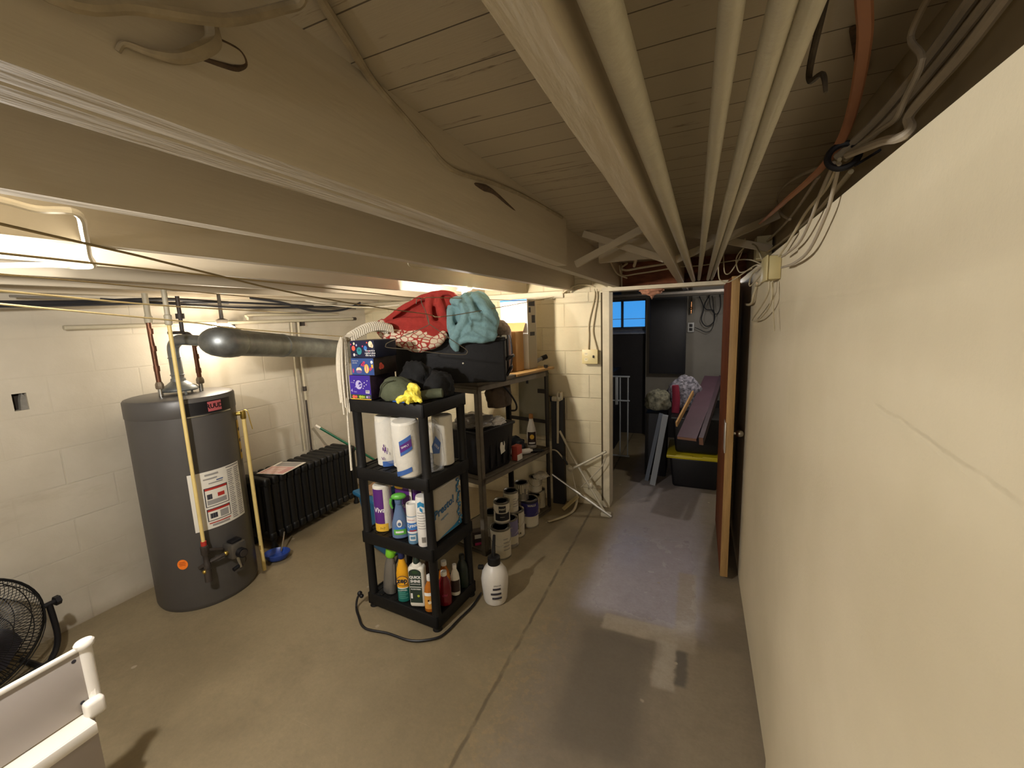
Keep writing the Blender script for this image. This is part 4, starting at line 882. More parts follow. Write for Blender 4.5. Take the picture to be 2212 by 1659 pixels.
def small(label, a, b_, body, hh, r, capm, labm=None, seed=0, rz=0, cat='bottle', txt=None):
    t = thing('cleaning_bottle', label, cat, sp(a, b_, .086), SA+R(rz))
    b = MB(); b.lathe([(0, 0), (r*.9, 0), (r, .006), (r, hh*.5), (r*.85, hh*.68), (r*.45, hh*.82), (r*.42, hh*.87)], body, n=24, sy=.75); b.build('bottle_body', t)
    b = MB(); b.lathe([(r*.45, hh*.86), (r*.47, hh*.88), (r*.44, hh-.004), (0, hh)], capm, n=16); b.build('cap', t)
    if labm:
        b = MB(); b._band(r+.0008, hh*.12, hh*.5, labm, -PI/2-1.1, -PI/2+1.1, 1, .75, 14, None)
        if txt: b.text(txt, .018, 0, hh*.33, pnk, cyl=None, y=-(r*.75+.002), rot=.1, shear=.3)
        b.build('label', t)
    return t
small('dark red cleaner bottle with a white cap at the right of the bottom tier', .470, .115, redl, .195, .036, wcap, redl, rz=35, txt='Old')
small('brown-orange bottle half hidden behind the dark red one on the bottom tier', .425, .175, amb, .21, .034, wcap, rz=20)
small('white squeeze bottle with a dark label at the right edge of the bottom tier', .474, .205, wb, .185, .026, wcap, mat('dark brown label', '#30201c', .5), rz=40)
small('tall dark brown bottle standing behind the white polish bottle', .345, .155, brn, .27, .040, brn, rz=0)
small('dark green bottle at the back right of the bottom tier', .468, .285, mat('very dark green bottle', '#18241c', .35), .20, .035, mat('dark cap', '#151a16', .4), rz=10)
small('pale bottle tucked behind the yellow and teal cleaner bottle', .262, .135, mat('cream bottle', '#b8ab93', .4), .275, .03, wcap, rz=0)
t = thing('short_rod', 'short black rod with a knob leaning in the left corner of the bottom tier', 'rod', sp(.060, .10, .086), SA)
b = MB(); b.tube([(0, -.02, 0), (.02, .06, .12), (.035, .10, .20)], .006, M_blk); b.build('shaft', t); b = MB(); b.sph((.035, .10, .205), .011, M_blk); b.build('knob', t)

# ---------------------------------------------------------------- around the unit
b = MB(); b.tube([(-.045, -.02, .07), (-.05, -.035, .05), (-.04, -.055, .012), (.02, -.095, .010), (.13, -.150, .010), (.27, -.125, .010), (.42, -.110, .010), (.52, -.045, .010), (.545, .02, .010), (.548, .12, .010), (.555, .24, .010), (.54, .36, .012)], .0062, M_blk, n=8, sub=6)
b.sph((-.045, -.018, .075), .014, M_blk); b.sph((-.035, -.015, .06), .012, M_blk)
o = b.build('black_hose'); o.matrix_world = SM; tag(o, 'thin black hose looped on the floor round the foot of the black shelf', 'hose')
t = thing('pump_sprayer', 'white pump sprayer jug with a black cap on the floor right of the black shelf', 'sprayer', (-1.035, 1.975, 0), SA+R(20))
jug = mat('milky white plastic', '#cfcac0', .4, ns=4, na=.05)
b = MB(); b.lathe([(0, .012), (.03, .010), (.052, 0), (.062, .004), (.068, .02), (.076, .10), (.078, .14), (.070, .185), (.050, .215), (.034, .230), (.032, .238)], jug, n=36); b.build('tank', t)
b = MB(); b.lathe([(.036, .226), (.037, .23), (.036, .268), (.030, .272), (.012, .275), (.010, .30)], M_bpl, n=26)
b.box(-.095, -.062, -.012, .012, .19, .212, M_bpl, .005); b.tube([(.0, .0, .295), (.0, .01, .33), (.004, .02, .39)], [.012, .010, .008], M_bpl); b.build('pump_cap', t)
b = MB()
for x, z, w in ((.005, .115, .045), (.0, .086, .06), (.005, .060, .055)): b._band(.0788, z-.006, z+.006, M_ink, -PI/2+(x-w/2+.02)/.078, -PI/2+(x+w/2+.02)/.078, 1, 1, 10, None)
b.text('SPRAYER', .011, .03, .135, M_ink, cyl=.0792); b.build('print', t)
t = thing('laundry_tub', 'teal blue plastic tub on the floor behind the black shelf at left', 'tub', (-1.985, 2.235, 0), R(-20))
tub = mat('teal blue plastic', '#1f5e86', .5)
b = MB(); b.taper(-.185, .185, -.16, .16, 0, .43, .70, tub, .03); b.box(-.205, .205, -.18, .18, .405, .44, tub, .014); b.build('tub_body', t)
b = MB(); b.blob((0, 0, .0), (.13, .11, .045), mat('tan cloth', '#8a6a4a', .8, ns=9, na=.3), 44, .2, 2, M=Matrix.Translation((-.02, -.03, .425))); b.build('folded_cloth', t, ang=80)
# ------------------------------------------------------------------ grey metal rack behind the black unit
TX, TY, TA = -1.294, 2.353, R(-13.35)
TM = Matrix.Translation((TX, TY, 0)) @ Matrix.Rotation(TA, 4, 'Z')
def tp(a, b_, z=0): return TM @ Vector((a, b_, z))
M_rack = mat('dull gray angle iron', '#6f675a', .55, .3, ns=12, na=.2); M_rackd = mat('dark angle iron', '#2a2521', .6, .3); M_wood = mat('raw shelf board', '#a8844f', .7, ns=4, na=.2, stretch=(8, 1, 8)); M_rboard = mat('gray shelf board', '#5f5648', .7, ns=6, na=.2)
t = thing('metal_rack', 'grey metal rack with three shelves behind the black plastic unit', 'shelf', (TX, TY, 0), TA)
for a, b_, z1, m in ((0, 0, 1.165, M_rack), (0, .85, 1.235, M_rackd), (-.42, 0, 1.165, M_rack), (-.42, .85, 1.235, M_rackd)):
    b = MB(); sx = -1 if a == 0 else 1; sy = 1 if b_ == 0 else -1
    b.box(min(a, a+sx*.035), max(a, a+sx*.035), min(b_, b_+sy*.004), max(b_, b_+sy*.004), 0, z1, m); b.box(min(a, a+sx*.004), max(a, a+sx*.004), min(b_, b_+sy*.035), max(b_, b_+sy*.035), 0, z1, m); b.build('post', t)
for z in (.03, .55, 1.19):
    b = MB(); b.box(-.42, 0, .004, .846, z-.012, z, M_rboard)
    for a in (-.42, -.006): b.box(a, a+.006, .004, .846, z-.042, z+.004, M_rack)
    for q in (.004, .840): b.box(-.42, 0, q, q+.006, z-.042, z+.002, M_rack)
    if z > 1: b.box(-.425, .012, .42, .93, z+.004, z+.022, M_wood, .002); b.box(-.425, .0, .0, .42, z+.004, z+.022, M_rboard, .002)
    b.build('shelf_board', t)
b = MB(); b.box(-.415, .0, .842, .848, .75, .78, M_rackd); b.box(-.10, .0, .842, .848, 1.0, 1.035, M_rackd); b.build('end_brace', t)
b = MB(); b.box(-.42, -.004, -.006, -.002, 1.135, 1.165, M_rack); b.build('top_bracket', t)
b = MB(); b.box(0, .27, 0, .02, 0, .55, mat('gray green panel board', '#8b8672', .8, ns=3, na=.1)); b.box(.07, .09, -.003, 0, .45, .52, M_ink)
o = b.build('panel_board'); o.matrix_world = lin_m(-1.43, 3.33, .60, R(2), R(-3)); tag(o, 'grey green board standing between the metal rack and the block wall', 'board')
b = MB(); b.box(0, .105, 0, .07, 0, .93, mat('black painted board', '#1d1b1c', .6), .004); o = b.build('black_board'); o.matrix_world = lin_m(-1.125, 3.315, .0, R(3)); tag(o, 'narrow black board standing upright beside the far post of the metal rack', 'board')

# tote on the middle shelf
t = thing('storage_tote', 'black storage tote with a torn white label on the middle shelf of the metal rack', 'tote', tp(-.205, .205, .551), TA)
b = MB(); b.taper(-.19, .19, -.195, .195, 0, .315, .86, M_blk, .018); b.box(-.195, .195, -.2, .2, .30, .322, M_blk, .006)
for k in range(5): b.box(.172, .182, -.15+k*.07, -.135+k*.07, .03, .29, M_blk, .003)
b.build('tote_body', t)
b = MB(); b.ext([(.0, .0), (.05, .012), (.046, .03), (.055, .06), (.05, .10), (.004, .115), (.008, .08), (-.003, .05)], .001, M_label, Matrix.Translation((.187, .03, .11)) @ Matrix.Rotation(PI/2, 4, 'Z') @ Matrix.Rotation(R(-5), 4, 'X')); b.build('label', t)
def tsoft(name, label, cat, a, b_, z, sc, m, seed, amp=.2, freq=1.8, rz=0, rough=.5):
    b = MB(); b.blob((0, 0, 0), sc, m, seed, amp, freq, rough=rough); o = b.build(name, ang=80); o.matrix_world = TM @ lin_m(a, b_, z, rz); return tag(o, label, cat)
tsoft('plastic_bag', 'crumpled grey and white plastic bag on top of the black tote', 'bag', -.17, .14, .8735, (.13, .12, .055), mat('gray crumpled plastic', '#7f7a75', .3, ns=10, na=.5), 51, .3, 2.4)
b = MB(); b.blob((0, 0, 0), (.05, .07, .03), mat('white crumpled plastic', '#d9d5cf', .25), 52, .4, 3); o = b.build('plastic_bag', ang=80); o.matrix_world = TM @ lin_m(-.02-.05, .26, .8735); tag(o, 'small white crumpled bag at the front corner of the black tote lid', 'bag')
t = thing('canvas_bag', 'brown canvas bag with a black strap hanging under the top board of the metal rack', 'bag', tp(-.12, .36, .98), TA)
b = MB(); b.blob((0, 0, 0), (.075, .11, .125), mat('brown canvas', '#4a3c2e', .9, ns=12, na=.25, bs=90, bstr=.2), 54, .2, 1.6); b.build('bag_body', t, ang=80)
b = MB(); b.tube([(.05, -.06, .19), (.085, .0, .12), (.10, .07, .02), (.08, .10, -.04), (.04, .09, -.05)], .007, M_blk); b.build('strap', t)
tsoft('cloth_bundle', 'dark blue bundle behind the white spray bottle on the middle shelf', 'cloth', -.20, .60, .551, (.09, .10, .075), mat('dark blue plastic', '#22324a', .4, ns=20, na=.4), 57, .25, 2.2)
t = thing('spray_bottle', 'white bottle with an orange cap and dark label on the middle shelf of the rack', 'bottle', tp(-.12, .765, .551), TA+R(40))
b = MB(); b.lathe([(0, 0), (.034, 0), (.038, .006), (.038, .14), (.034, .17), (.018, .23), (.015, .25)], wcap, n=26, sy=.8); b.build('bottle_body', t)
b = MB(); b.lathe([(.017, .248), (.019, .252), (.016, .285), (0, .29)], mat('faded orange cap', '#a8733c', .5), n=16); b.build('cap', t)
b = MB(); b._band(.0388, .03, .14, mat('dark brown label', '#30201c', .5), -PI/2-1, -PI/2+1, 1, .8, 14, None); b.disc(0, .10, .018, .020, yl, y=-.0322); b._band(.0394, .04, .055, cw, -PI/2-.7, -PI/2+.7, 1, .8, 10, None); b.build('label', t)
b = MB(); b.box(0, .05, 0, .07, 0, .11, mat('faded red box', '#a03c2c', .6), .002); b.box(.0505, .0515, .0, .07, .0, .045, M_label); o = b.build('carton'); o.matrix_world = TM @ lin_m(-.075, .43, .551, R(4)); tag(o, 'small red and white carton beside the black tote on the rack', 'carton')
for k, (a, q, z, r_, L, rz, m, l) in enumerate(((-.10, .55, .575, .022, .12, 60, wcap, 'white tube lying beside the red carton on the middle shelf'), (-.16, .50, .60, .03, .13, 75, mat('pale gray roll', '#b5b0a6', .6), 'pale grey roll lying behind the red carton'), (-.06, .66, .568, .015, .11, 30, M_blk, 'black cylindrical tool lying near the front edge of the middle shelf'))):
    b = MB(); mm = Matrix.Rotation(PI/2, 4, 'Y'); b.lathe([(0, 0), (r_, 0), (r_, L*.8), (r_*.5, L*.9), (r_*.5, L), (0, L)], m, n=18, M=mm); o = b.build('tube'); o.matrix_world = TM @ lin_m(a, q, .5512+r_, R(rz)); tag(o, l, 'tube')

# paint cans on the floor under the middle shelf
tin = mat('tin can metal', '#8c887e', .4, .8, ns=10, na=.2); pw = mat('off white can label', '#c9c2ae', .5, ns=9, na=.08); lavp = mat('lavender can label', '#7d779c', .5); dpur = mat('deep violet can label', '#2f2a6a', .4); bk = mat('black can label', '#1a1a20', .4); drip = mat('dried cream paint', '#bfb599', .6)
def can(x, y, z, r, hh, rz, body, label, art=None, lid=True):
    t = thing('paint_can', label, 'paint can', (x, y, z), R(rz), 'paint cans under the metal rack')
    b = MB(); b.lathe([(0, .004), (r-.004, .004), (r, 0), (r, .004), (r-.002, .008), (r-.002, hh-.010), (r, hh-.006), (r, hh), (r-.004, hh+.001), (r-.009, hh-.004)], tin, n=30); b._band(r-.001, .010, hh-.012, body, 0, 2*PI, 1, 1, 30, None); b.build('can_body', t)
    b = MB(); b.lathe([(r-.0085, hh-.004), (r-.012, hh-.006), (r-.016, hh-.003), (r-.022, hh-.008), (0, hh-.008)], tin, n=30); b.build('lid', t)
    b = MB(); b.tube([((r+.002)*math.cos(a), (r+.002)*math.sin(a)-.004*math.sin(a*1), hh*.72-hh*.28*math.sin(a+PI)) for a in [PI+PI*i/12 for i in range(13)]], .0014, M_steel, n=5)
    for s in (-1, 1): b.cyl((s*(r-.004), 0, hh*.72), (s*(r+.004), 0, hh*.72), .007, tin, n=10)
    b.build('wire_handle', t)
    if art: b = MB(); art(b, r, hh); b.build('label', t)
    return t
def a_bw(b, r, h):
    b._band(r, h*.15, h*.5, bk, -PI/2-1, -PI/2+1, 1, 1, 14, None); b.rect(-.026, .026, h*.55, h*.86, bk, y=-r-.0002) if False else b._band(r, h*.54, h*.86, bk, -PI/2-.45, -PI/2+.45, 1, 1, 8, None); b.text('PAINT', .016, 0, h*.70, pw, cyl=r+.0008, bold=.0005); b.text('interior', .011, 0, h*.34, pw, cyl=r+.0008)
def a_lav(b, r, h):
    b._band(r, h*.42, h*.96, lavp, -PI/2-1.3, -PI/2+1.3, 1, 1, 16, None); b._band(r, h*.05, h*.14, M_inkg, -PI/2-.9, -PI/2+.9, 1, 1, 10, None); b.text('satin', .016, 0, h*.75, pw, cyl=r+.0008)
def a_behr(b, r, h):
    b._band(r, h*.42, h*.96, dpur, -PI/2-1.5, -PI/2+1.5, 1, 1, 18, None); b.text('WALLS', .022, .01, h*.82, pw, cyl=r+.0008, bold=.0008); b._band(r+.0004, h*.90, h*.95, bk, -PI/2-1.5, -PI/2+1.5, 1, 1, 18, None)
def a_blk(b, r, h):
    b._band(r, h*.35, h*.95, bk, -PI/2-1.2, -PI/2+.2, 1, 1, 12, None); b._band(r+.0004, h*.5, h*.7, pw, -PI/2-.4, -PI/2+.05, 1, 1, 5, None); b.text('BLUE', .02, .01, h*.18, bk, cyl=r+.0006, bold=.0006)
def a_plain(b, r, h):
    for k in range(4): b._band(r, h*(.3+.12*k), h*(.33+.12*k), M_inkg, -PI/2+.2, -PI/2+1.0-.1*k, 1, 1, 8, None)
def a_drip(b, r, h):
    for k in range(9):
        x = -1.2+k*.3; b._band(r, h*(.55-.2*math.sin(k*2.3)), h*.97, drip, -PI/2+x, -PI/2+x+.16, 1, 1, 4, None)
FZ = 30
can(-1.205, 2.415, 0, .070, .213, FZ, pw, 'big off-white paint bucket nearest the pump sprayer, on the floor under the rack', a_plain)
can(-1.202, 2.560, 0, .062, .208, FZ, pw, 'paint can with a lavender band, on the floor beside the big off-white bucket', a_lav)
can(-1.215, 2.705, 0, .064, .206, FZ, pw, 'black and white paint can on the floor, third from the rack near post', a_blk)
can(-1.178, 2.890, 0, .070, .222, FZ, pw, 'large paint can with a deep violet label, on the floor under the rack', a_behr)
can(-1.205, 3.050, 0, .052, .175, FZ, pw, 'small dripped paint can on the floor right of the violet-labelled can', a_drip)
can(-1.195, 3.165, 0, .050, .185, FZ, pw, 'farthest paint can on the floor, against the rack far post', a_drip)
can(-1.222, 2.485, .2155, .057, .150, FZ, pw, 'small paint can with a black badge stacked on the two nearest cans', a_bw)
can(-1.232, 2.665, .2085, .055, .158, FZ, pw, 'plain off-white paint can stacked on the black and white can', a_plain)
can(-1.225, 2.855, .2235, .056, .132, FZ, tin, 'bare metal paint can stacked on the violet-labelled can, open rimmed', a_drip)
can(-1.205, 3.105, .1865, .054, .130, FZ, pw, 'paint-dripped can stacked on the two farthest cans', a_drip)
can(-1.375, 2.62, 0, .066, .20, FZ, pw, 'dusty paint can in the back row behind the black and white can', a_plain)
can(-1.360, 2.80, 0, .064, .20, FZ, tin, 'bare metal paint can in the back row under the rack', a_drip)
can(-1.345, 3.02, 0, .064, .20, FZ, pw, 'off-white paint can in the back row nearest the block wall', a_plain)
tsoft('dust_sheet', 'crumpled pale dust sheet lying on the stacked paint cans', 'cloth', -.02+.0, .74, .325, (.055, .06, .022), mat('dusty white sheet', '#b9b1a0', .9), 61, .3, 2.2)
b = MB(); b.box(0, .09, 0, .06, 0, .13, mat('dark carton', '#3a2c28', .7), .002); b.rect(.012, .075, .02, .05, pnk, y=-.0008); b.rect(.012, .075, .08, .11, M_label, y=-.0008); o = b.build('carton'); o.matrix_world = lin_m(-1.415, 2.40, 0, R(40)); tag(o, 'dark carton with pink and white print on the floor behind the black shelf', 'carton')

# ------------------------------------------------------------------ things on top of the rack
CM = Matrix.Translation((-1.655, 2.07, 1.2255)) @ Matrix.Rotation(R(23.3), 4, 'Z')
t = thing('storage_case', 'large black storage case on the metal rack under the folded blankets', 'case', CM.translation, R(23.3))
M_case = mat('matte black case', '#121111', .65, bs=60, bstr=.15, spec=.35)
b = MB(); b.box(-.045, .635, 0, .30, 0, .262, M_case, .014, seg=3); b.build('case_body', t)
b = MB(); b.box(-.051, .641, -.006, .306, .250, .275, M_case, .010, seg=3); b.build('lid', t)
b = MB(); b.sph((.375, -.002, .125), .006, mat('pale stud', '#d9d2c0', .3)); b.build('stud', t); b = MB(); b.box(.615, .645, .03, .10, .262, .284, wcap, .004); b.build('latch', t)
b = MB(); b.tube([(.636, .05, .13), (.672, .06, .15), (.68, .13, .15), (.636, .17, .13)], .010, M_blk); b.tube([(.638, .06, .03), (.665, .08, .075), (.668, .14, .078), (.64, .19, .03)], .009, M_blk); b.build('handle', t)
# folded blankets
redf = mat('red fleece', '#a3332b', .95, ns=40, na=.12, bs=220, bstr=.35); tealf = mat('dusty teal fleece', '#7fa3a6', .95, ns=40, na=.1, bs=220, bstr=.35)
def pattern_red():
    t = NT('red and cream patterned fleece', .95); v = t.nt.nodes.new('ShaderNodeTexVoronoi'); v.feature = 'DISTANCE_TO_EDGE'; v.inputs['Scale'].default_value = 34; t.link(t.scale((.75, .9, 1.15)), v.inputs['Vector'])
    e = t.math('ADD', v.outputs['Distance'], t.math('MULTIPLY_ADD', t.noise(7, 3), .30, -.15))
    t.color(t.mix(t.step(e, .05, .12), lin('#a3332b'), lin('#dccbb0'))); t.bump(t.noise(200, 2), .3, .005); return t.m
M_rp = pattern_red()
t = thing('blanket', 'red fleece blanket with a red and cream patterned underside, folded on the black case', 'blanket', CM.translation, R(23.3), 'folded blankets on the black case')
b = MB()
b.blob((.165, .15, .285), (.235, .15, .150), redf, 101, .07, 1.3, lev=5, rough=.8)
b.blob((.02, .12, .29), (.135, .13, .088), redf, 102, .08, 1.4, lev=5)
b.sheet([(-.095, .115), (-.02, .165), (.08, .225), (.17, .262), (.24, .275), (.31, .27), (.35, .235)], .25, .030, redf, Matrix.Translation((0, .125, .275)), amp=.012, freq=6, seed=1)
b.tube([(-.075, -.005, .375), (.03, -.022, .385), (.14, -.028, .375), (.25, -.02, .35), (.33, -.01, .33)], [.020, .030, .034, .032, .024], redf, n=14, flat=1.1)
b.tube([(-.02, -.018, .335), (.06, -.035, .330), (.16, -.040, .320), (.28, -.03, .310)], [.020, .030, .030, .022], redf, n=14)
b.tube([(.215, .02, .535), (.195, -.012, .50), (.190, -.028, .44), (.205, -.028, .375)], [.022, .026, .026, .020], redf, n=14)
b.blob((.30, .11, .40), (.055, .07, .07), redf, 103, .05, 1.2); b.blob((.288, .07, .44), (.055, .06, .065), redf, 104, .05, 1.2); b.tube([(.245, .02, .535), (.255, -.010, .47), (.275, -.012, .40), (.30, -.012, .34)], [.022, .030, .034, .028], mat('deep red fleece', '#8a2a26', .95, ns=40, na=.12, bs=220, bstr=.35), n=14)
b.soften(.006, 4, .007, .10); b.build('red_layers', t, ang=80)
b = MB()
b.tube([(-.098, .03, .40), (-.108, .0, .365), (-.085, -.02, .325), (-.01, -.040, .305), (.08, -.055, .285), (.17, -.06, .255), (.235, -.05, .27), (.285, -.03, .315)], [.022, .034, .038, .040, .044, .044, .036, .022], M_rp, n=16)
b.tube([(-.06, -.015, .295), (.02, -.045, .265), (.10, -.060, .235), (.165, -.062, .225)], [.018, .028, .030, .020], M_rp, n=16)
b.tube([(.0, -.03, .33), (.10, -.05, .325), (.20, -.05, .315)], [.016, .022, .016], M_rp, n=14)
b.soften(.006, 4, .004, .06); b.build('patterned_underside', t, ang=80)
t = thing('blanket', 'dusty teal fleece blanket heaped and draped over the front of the black case', 'blanket', CM.translation, R(23.3), 'folded blankets on the black case')
b = MB()
b.blob((.455, .145, .277), (.135, .145, .178), tealf, 111, .09, 1.4, lev=5, rough=.9)
b.blob((.425, .06, .35), (.105, .09, .125), tealf, 112, .12, 1.7, lev=5, rough=.9)
b.tube([(.33, .0, .50), (.375, -.035, .495), (.41, -.05, .44), (.395, -.055, .37), (.36, -.05, .32), (.335, -.05, .26), (.35, -.045, .20)], [.030, .036, .038, .036, .036, .034, .014], tealf, n=16, flat=.9)
b.tube([(.325, .02, .47), (.315, -.01, .41), (.318, -.03, .34), (.335, -.04, .28)], [.026, .032, .032, .022], tealf, n=16)
b.tube([(.42, -.03, .40), (.46, -.05, .40), (.525, -.045, .365), (.575, -.025, .31)], [.022, .038, .042, .028], tealf, n=16)
b.tube([(.39, -.04, .30), (.45, -.06, .325), (.52, -.055, .305), (.58, -.03, .285)], [.030, .044, .044, .030], tealf, n=16)
b.tube([(.365, -.045, .26), (.42, -.055, .275), (.50, -.05, .272), (.55, -.03, .275)], [.022, .030, .026, .018], tealf, n=16)
b.tube([(.45, .0, .53), (.50, -.02, .49), (.545, -.03, .42), (.575, -.02, .35)], [.024, .032, .034, .030], tealf, n=16)
b.tube([(.40, .0, .535), (.435, -.04, .49), (.455, -.055, .43)], [.020, .026, .018], tealf, n=16)
b.soften(.006, 4, .008, .10); b.build('fleece', t, ang=80)
b = MB(); b.blob((0, 0, 0), (.06, .06, .062), mat('flowered cushion cloth', '#8d7f76', .9, ns=45, na=.5), 73, .1, 1.5); o = b.build('cushion', ang=80); o.matrix_world = CM @ lin_m(.605, .225, .277); tag(o, 'small mottled pink and grey cushion peeking out right of the teal blanket', 'cushion')
mv = mat('mauve gray cloth', '#9a8a86', .9, bs=120, bstr=.2)
b = MB(); b.box(.02, .60, .0, .29, .2755, .2765, mv); b.sheet([(.30, .0), (.10, .0), (-.02, .004), (-.055, -.02), (-.06, -.045)], .30, .014, mv, Matrix.Translation((.045, .15, .285)), amp=.006, freq=9, seed=12)
o = b.build('lining_cloth', ang=80); o.matrix_world = CM; tag(o, 'mauve grey cloth spread on the black case lid under the red blanket', 'cloth')
# luggage, cardboard, white carton, tools
t = thing('suitcase', 'dusty pink hard suitcase with a black zipper band wedged behind the black case', 'suitcase', tp(-.150, .43, 1.2135), TA-R(3))
shell = mat('dusty pink shell', '#b09a96', .5)
b = MB(); b.box(-.16, .060, -.055, .016, 0, .335, shell, .034, seg=5); b.build('front_shell', t)
b = MB(); b.box(-.162, .064, .015, .034, -.0, .337, M_blk, .008); b.tube([(.066, .024, .30), (.088, .028, .24), (.092, .03, .12), (.07, .028, .02)], .006, M_blk); b.build('zipper_band', t); b = MB(); b.box(-.16, .060, .033, .085, 0, .335, shell, .025, seg=5); b.build('back_shell', t)
crd = mat('brown cardboard', '#a9814e', .75, ns=4, na=.1)
b = MB(); b.box(-.22, .0, 0, .10, 0, .30, crd, .003); b.box(-.12, -.118, -.0008, 0, 0, .30, mat('packing tape', '#8d6d40', .3)); b.poly([(-.22, .10, .301), (.0, .10, .301), (.0, .135, .365), (-.22, .135, .365)], crd); o = b.build('cardboard_box'); o.matrix_world = TM @ lin_m(-.085, .545, 1.2135); tag(o, 'brown cardboard box with a raised flap between the suitcase and the white carton', 'box')
t = thing('white_carton', 'tall white carton with a blue top edge behind the brown cardboard box', 'carton', tp(-.335, .69, 1.2135), TA+R(2))
b = MB(); b.box(0, .255, 0, .13, 0, .545, mat('white carton card', '#e6e4e0', .5), .003); b.build('carton_body', t)
b = MB(); b.rect(.0, .255, .530, .544, skyb, y=-.0008); b.rect(.17, .23, .510, .517, M_inkg, y=-.0008); b.rect(.17, .22, .498, .505, M_inkg, y=-.0008); b.rect(.235, .25, .495, .52, M_inkg, y=-.0008); b.text('model', .018, .16, .43, M_inkg, y=-.001); b.text('1 of 1', .016, .22, .395, M_inkg, y=-.001)
gps = mat('gray printed side', '#a59c8a', .6); b.poly([(.2558, .005, .0), (.2558, .125, .0), (.2558, .125, .54), (.2558, .005, .54)], gps)
for y0, y1, z0, z1 in ((.02, .11, .49, .53), (.02, .05, .44, .48), (.06, .11, .36, .42), (.03, .10, .26, .29)): b.poly([(.2564, y0, z0), (.2564, y1, z0), (.2564, y1, z1), (.2564, y0, z1)], M_ink)
b.build('print', t)
t = thing('hand_tool', 'grey and blue hand tool with a black nozzle at the rack top end', 'tool', tp(-.13, .80, 1.2145), TA+R(60))
b = MB(); b.box(-.07, .05, -.02, .02, .0, .035, mat('gray tool plastic', '#8d9094', .4, .3), .010); b.tube([(.03, 0, .03), (.07, .0, .055), (.11, 0, .07)], .016, mat('gray tool plastic', '#8d9094', .4, .3)); b.build('body', t)
b = MB(); b.cyl((.10, 0, .066), (.145, 0, .08), .020, M_blk); b.build('nozzle', t); b = MB(); b.box(-.075, -.03, -.022, .022, .03, .055, mat('light blue plastic', '#3d8fc8', .4), .006); b.build('grip', t)
# white string mop hung on the clothesline end
t = thing('string_mop', 'white string mop draped down the left side of the black shelf beside the tea boxes', 'mop', (-1.735, 1.70, 1.545))
ms = mat('mop cotton', '#cfc6b2', .95, bs=150, bstr=.4); b = MB(); rnd = random.Random(4)
for k in range(16):
    o1 = Vector((rnd.uniform(-.018, .018), rnd.uniform(-.02, .02), 0)); L = rnd.uniform(.30, .42)
    b.tube([o1*.4+Vector((0, 0, .0)), o1+Vector((-.004, -.008, -.06)), o1*1.3+Vector((-.002, -.02, -L*.5)), o1*1.2+Vector((.012, -.035, -L))], [.006, .0075, .007, .005], ms, n=6, sub=4)
b.tube([(.0, -.0, -.05), (.01, -.03, -.40), (.03, -.06, -.72)], .006, ms, n=6); b.build('hanging_strands', t)
b = MB()
for k in range(22):
    u = k/21; x = -.01+.10*u; y = .05+.22*u; z = .0+.055*math.sin(u*2.4); w = .022+.004*rnd.random()
    b.tube([(x-.02, y, z-.035), (x-.014, y+.002, z), (x, y+.004, z+.016), (x+.016, y+.004, z+.004), (x+.022, y+.002, z-.03)], .0068, ms, n=6, sub=3)
b.tube([(-.01, .03, -.01), (.03, .14, .03), (.09, .27, .045)], .016, ms); b.build('mop_head', t)
# ------------------------------------------------------------------ clotheslines and hanger
cl = mat('backlit cord', '#8b7a55', .8); cly = mat('lamplit cord', '#e8d9ab', .7)  # two cord colours: backlit dark and lamplit pale, light put into the colour
def line(label, pts, m, r=.0022):
    tubething('clothesline', label, 'clothesline', pts, r, m, 'clotheslines strung under the joists', n=6, sub=4)
line('clothesline dipping to the coat hanger and ending at the eye in the block wall', [(-.66, -.75, 1.84), (-.897, .273, 1.76), (-1.045, .904, 1.692), (-1.249, 1.776, 1.647), (-1.190, 1.968, 1.639), (-1.101, 3.385, 1.776)], cl)
line('dark clothesline from which the wire hanger hook hangs, running level to the back', [(-.93, -.6, 1.752), (-1.054, .314, 1.74), (-1.198, 1.189, 1.733), (-1.302, 1.800, 1.7265), (-1.285, 1.95, 1.735), (-1.22, 3.0, 1.742), (-1.19, 3.395, 1.76)], cl)
line('thin dark clothesline high at left, third from the top', [(-.85, -.7, 1.735), (-1.337, .391, 1.735), (-1.696, 1.176, 1.735), (-2.67, 3.30, 1.735), (-2.70, 3.39, 1.77)], cl, .0018)
line('upper of the two yellowish clotheslines crossing in front of the water heater', [(-.62, -.49, 1.705), (-1.332, .386, 1.70), (-1.645, .768, 1.697), (-1.979, 1.175, 1.701), (-2.883, 2.279, 1.722), (-3.135, 2.59, 1.73)], cly, .0028)
line('lower of the two yellowish clotheslines, ending at the string mop', [(-1.25, -.60, 1.79), (-1.452, .416, 1.68), (-1.549, .854, 1.634), (-1.6, 1.084, 1.603), (-1.735, 1.70, 1.547)], cly, .0026)
t = thing('wall_eye', 'small screw eye in the block wall holding the dipping clothesline', 'hook', (-1.101, 3.40, 1.776)); b = MB(); b.torus((0, -.012, 0), .009, .002, M_iron, Matrix.Rotation(PI/2, 4, 'X') @ Matrix.Translation((0, 0, .012))); b.cyl((0, -.006, 0), (0, .004, 0), .003, M_iron); b.tube([(0, -.012, .0), (.005, -.015, -.015), (.002, -.014, -.028)], .0012, cl, n=5); b.build('eye', t)
t = thing('coat_hanger', 'wire coat hanger hanging from the clothesline in front of the black case', 'coat hanger', (-1.302, 1.800, 1.7265))
hw = mat('hanger wire', '#6d6454', .45, .6)
P0 = Vector((-1.302, 1.800, 1.7265)); b = MB()
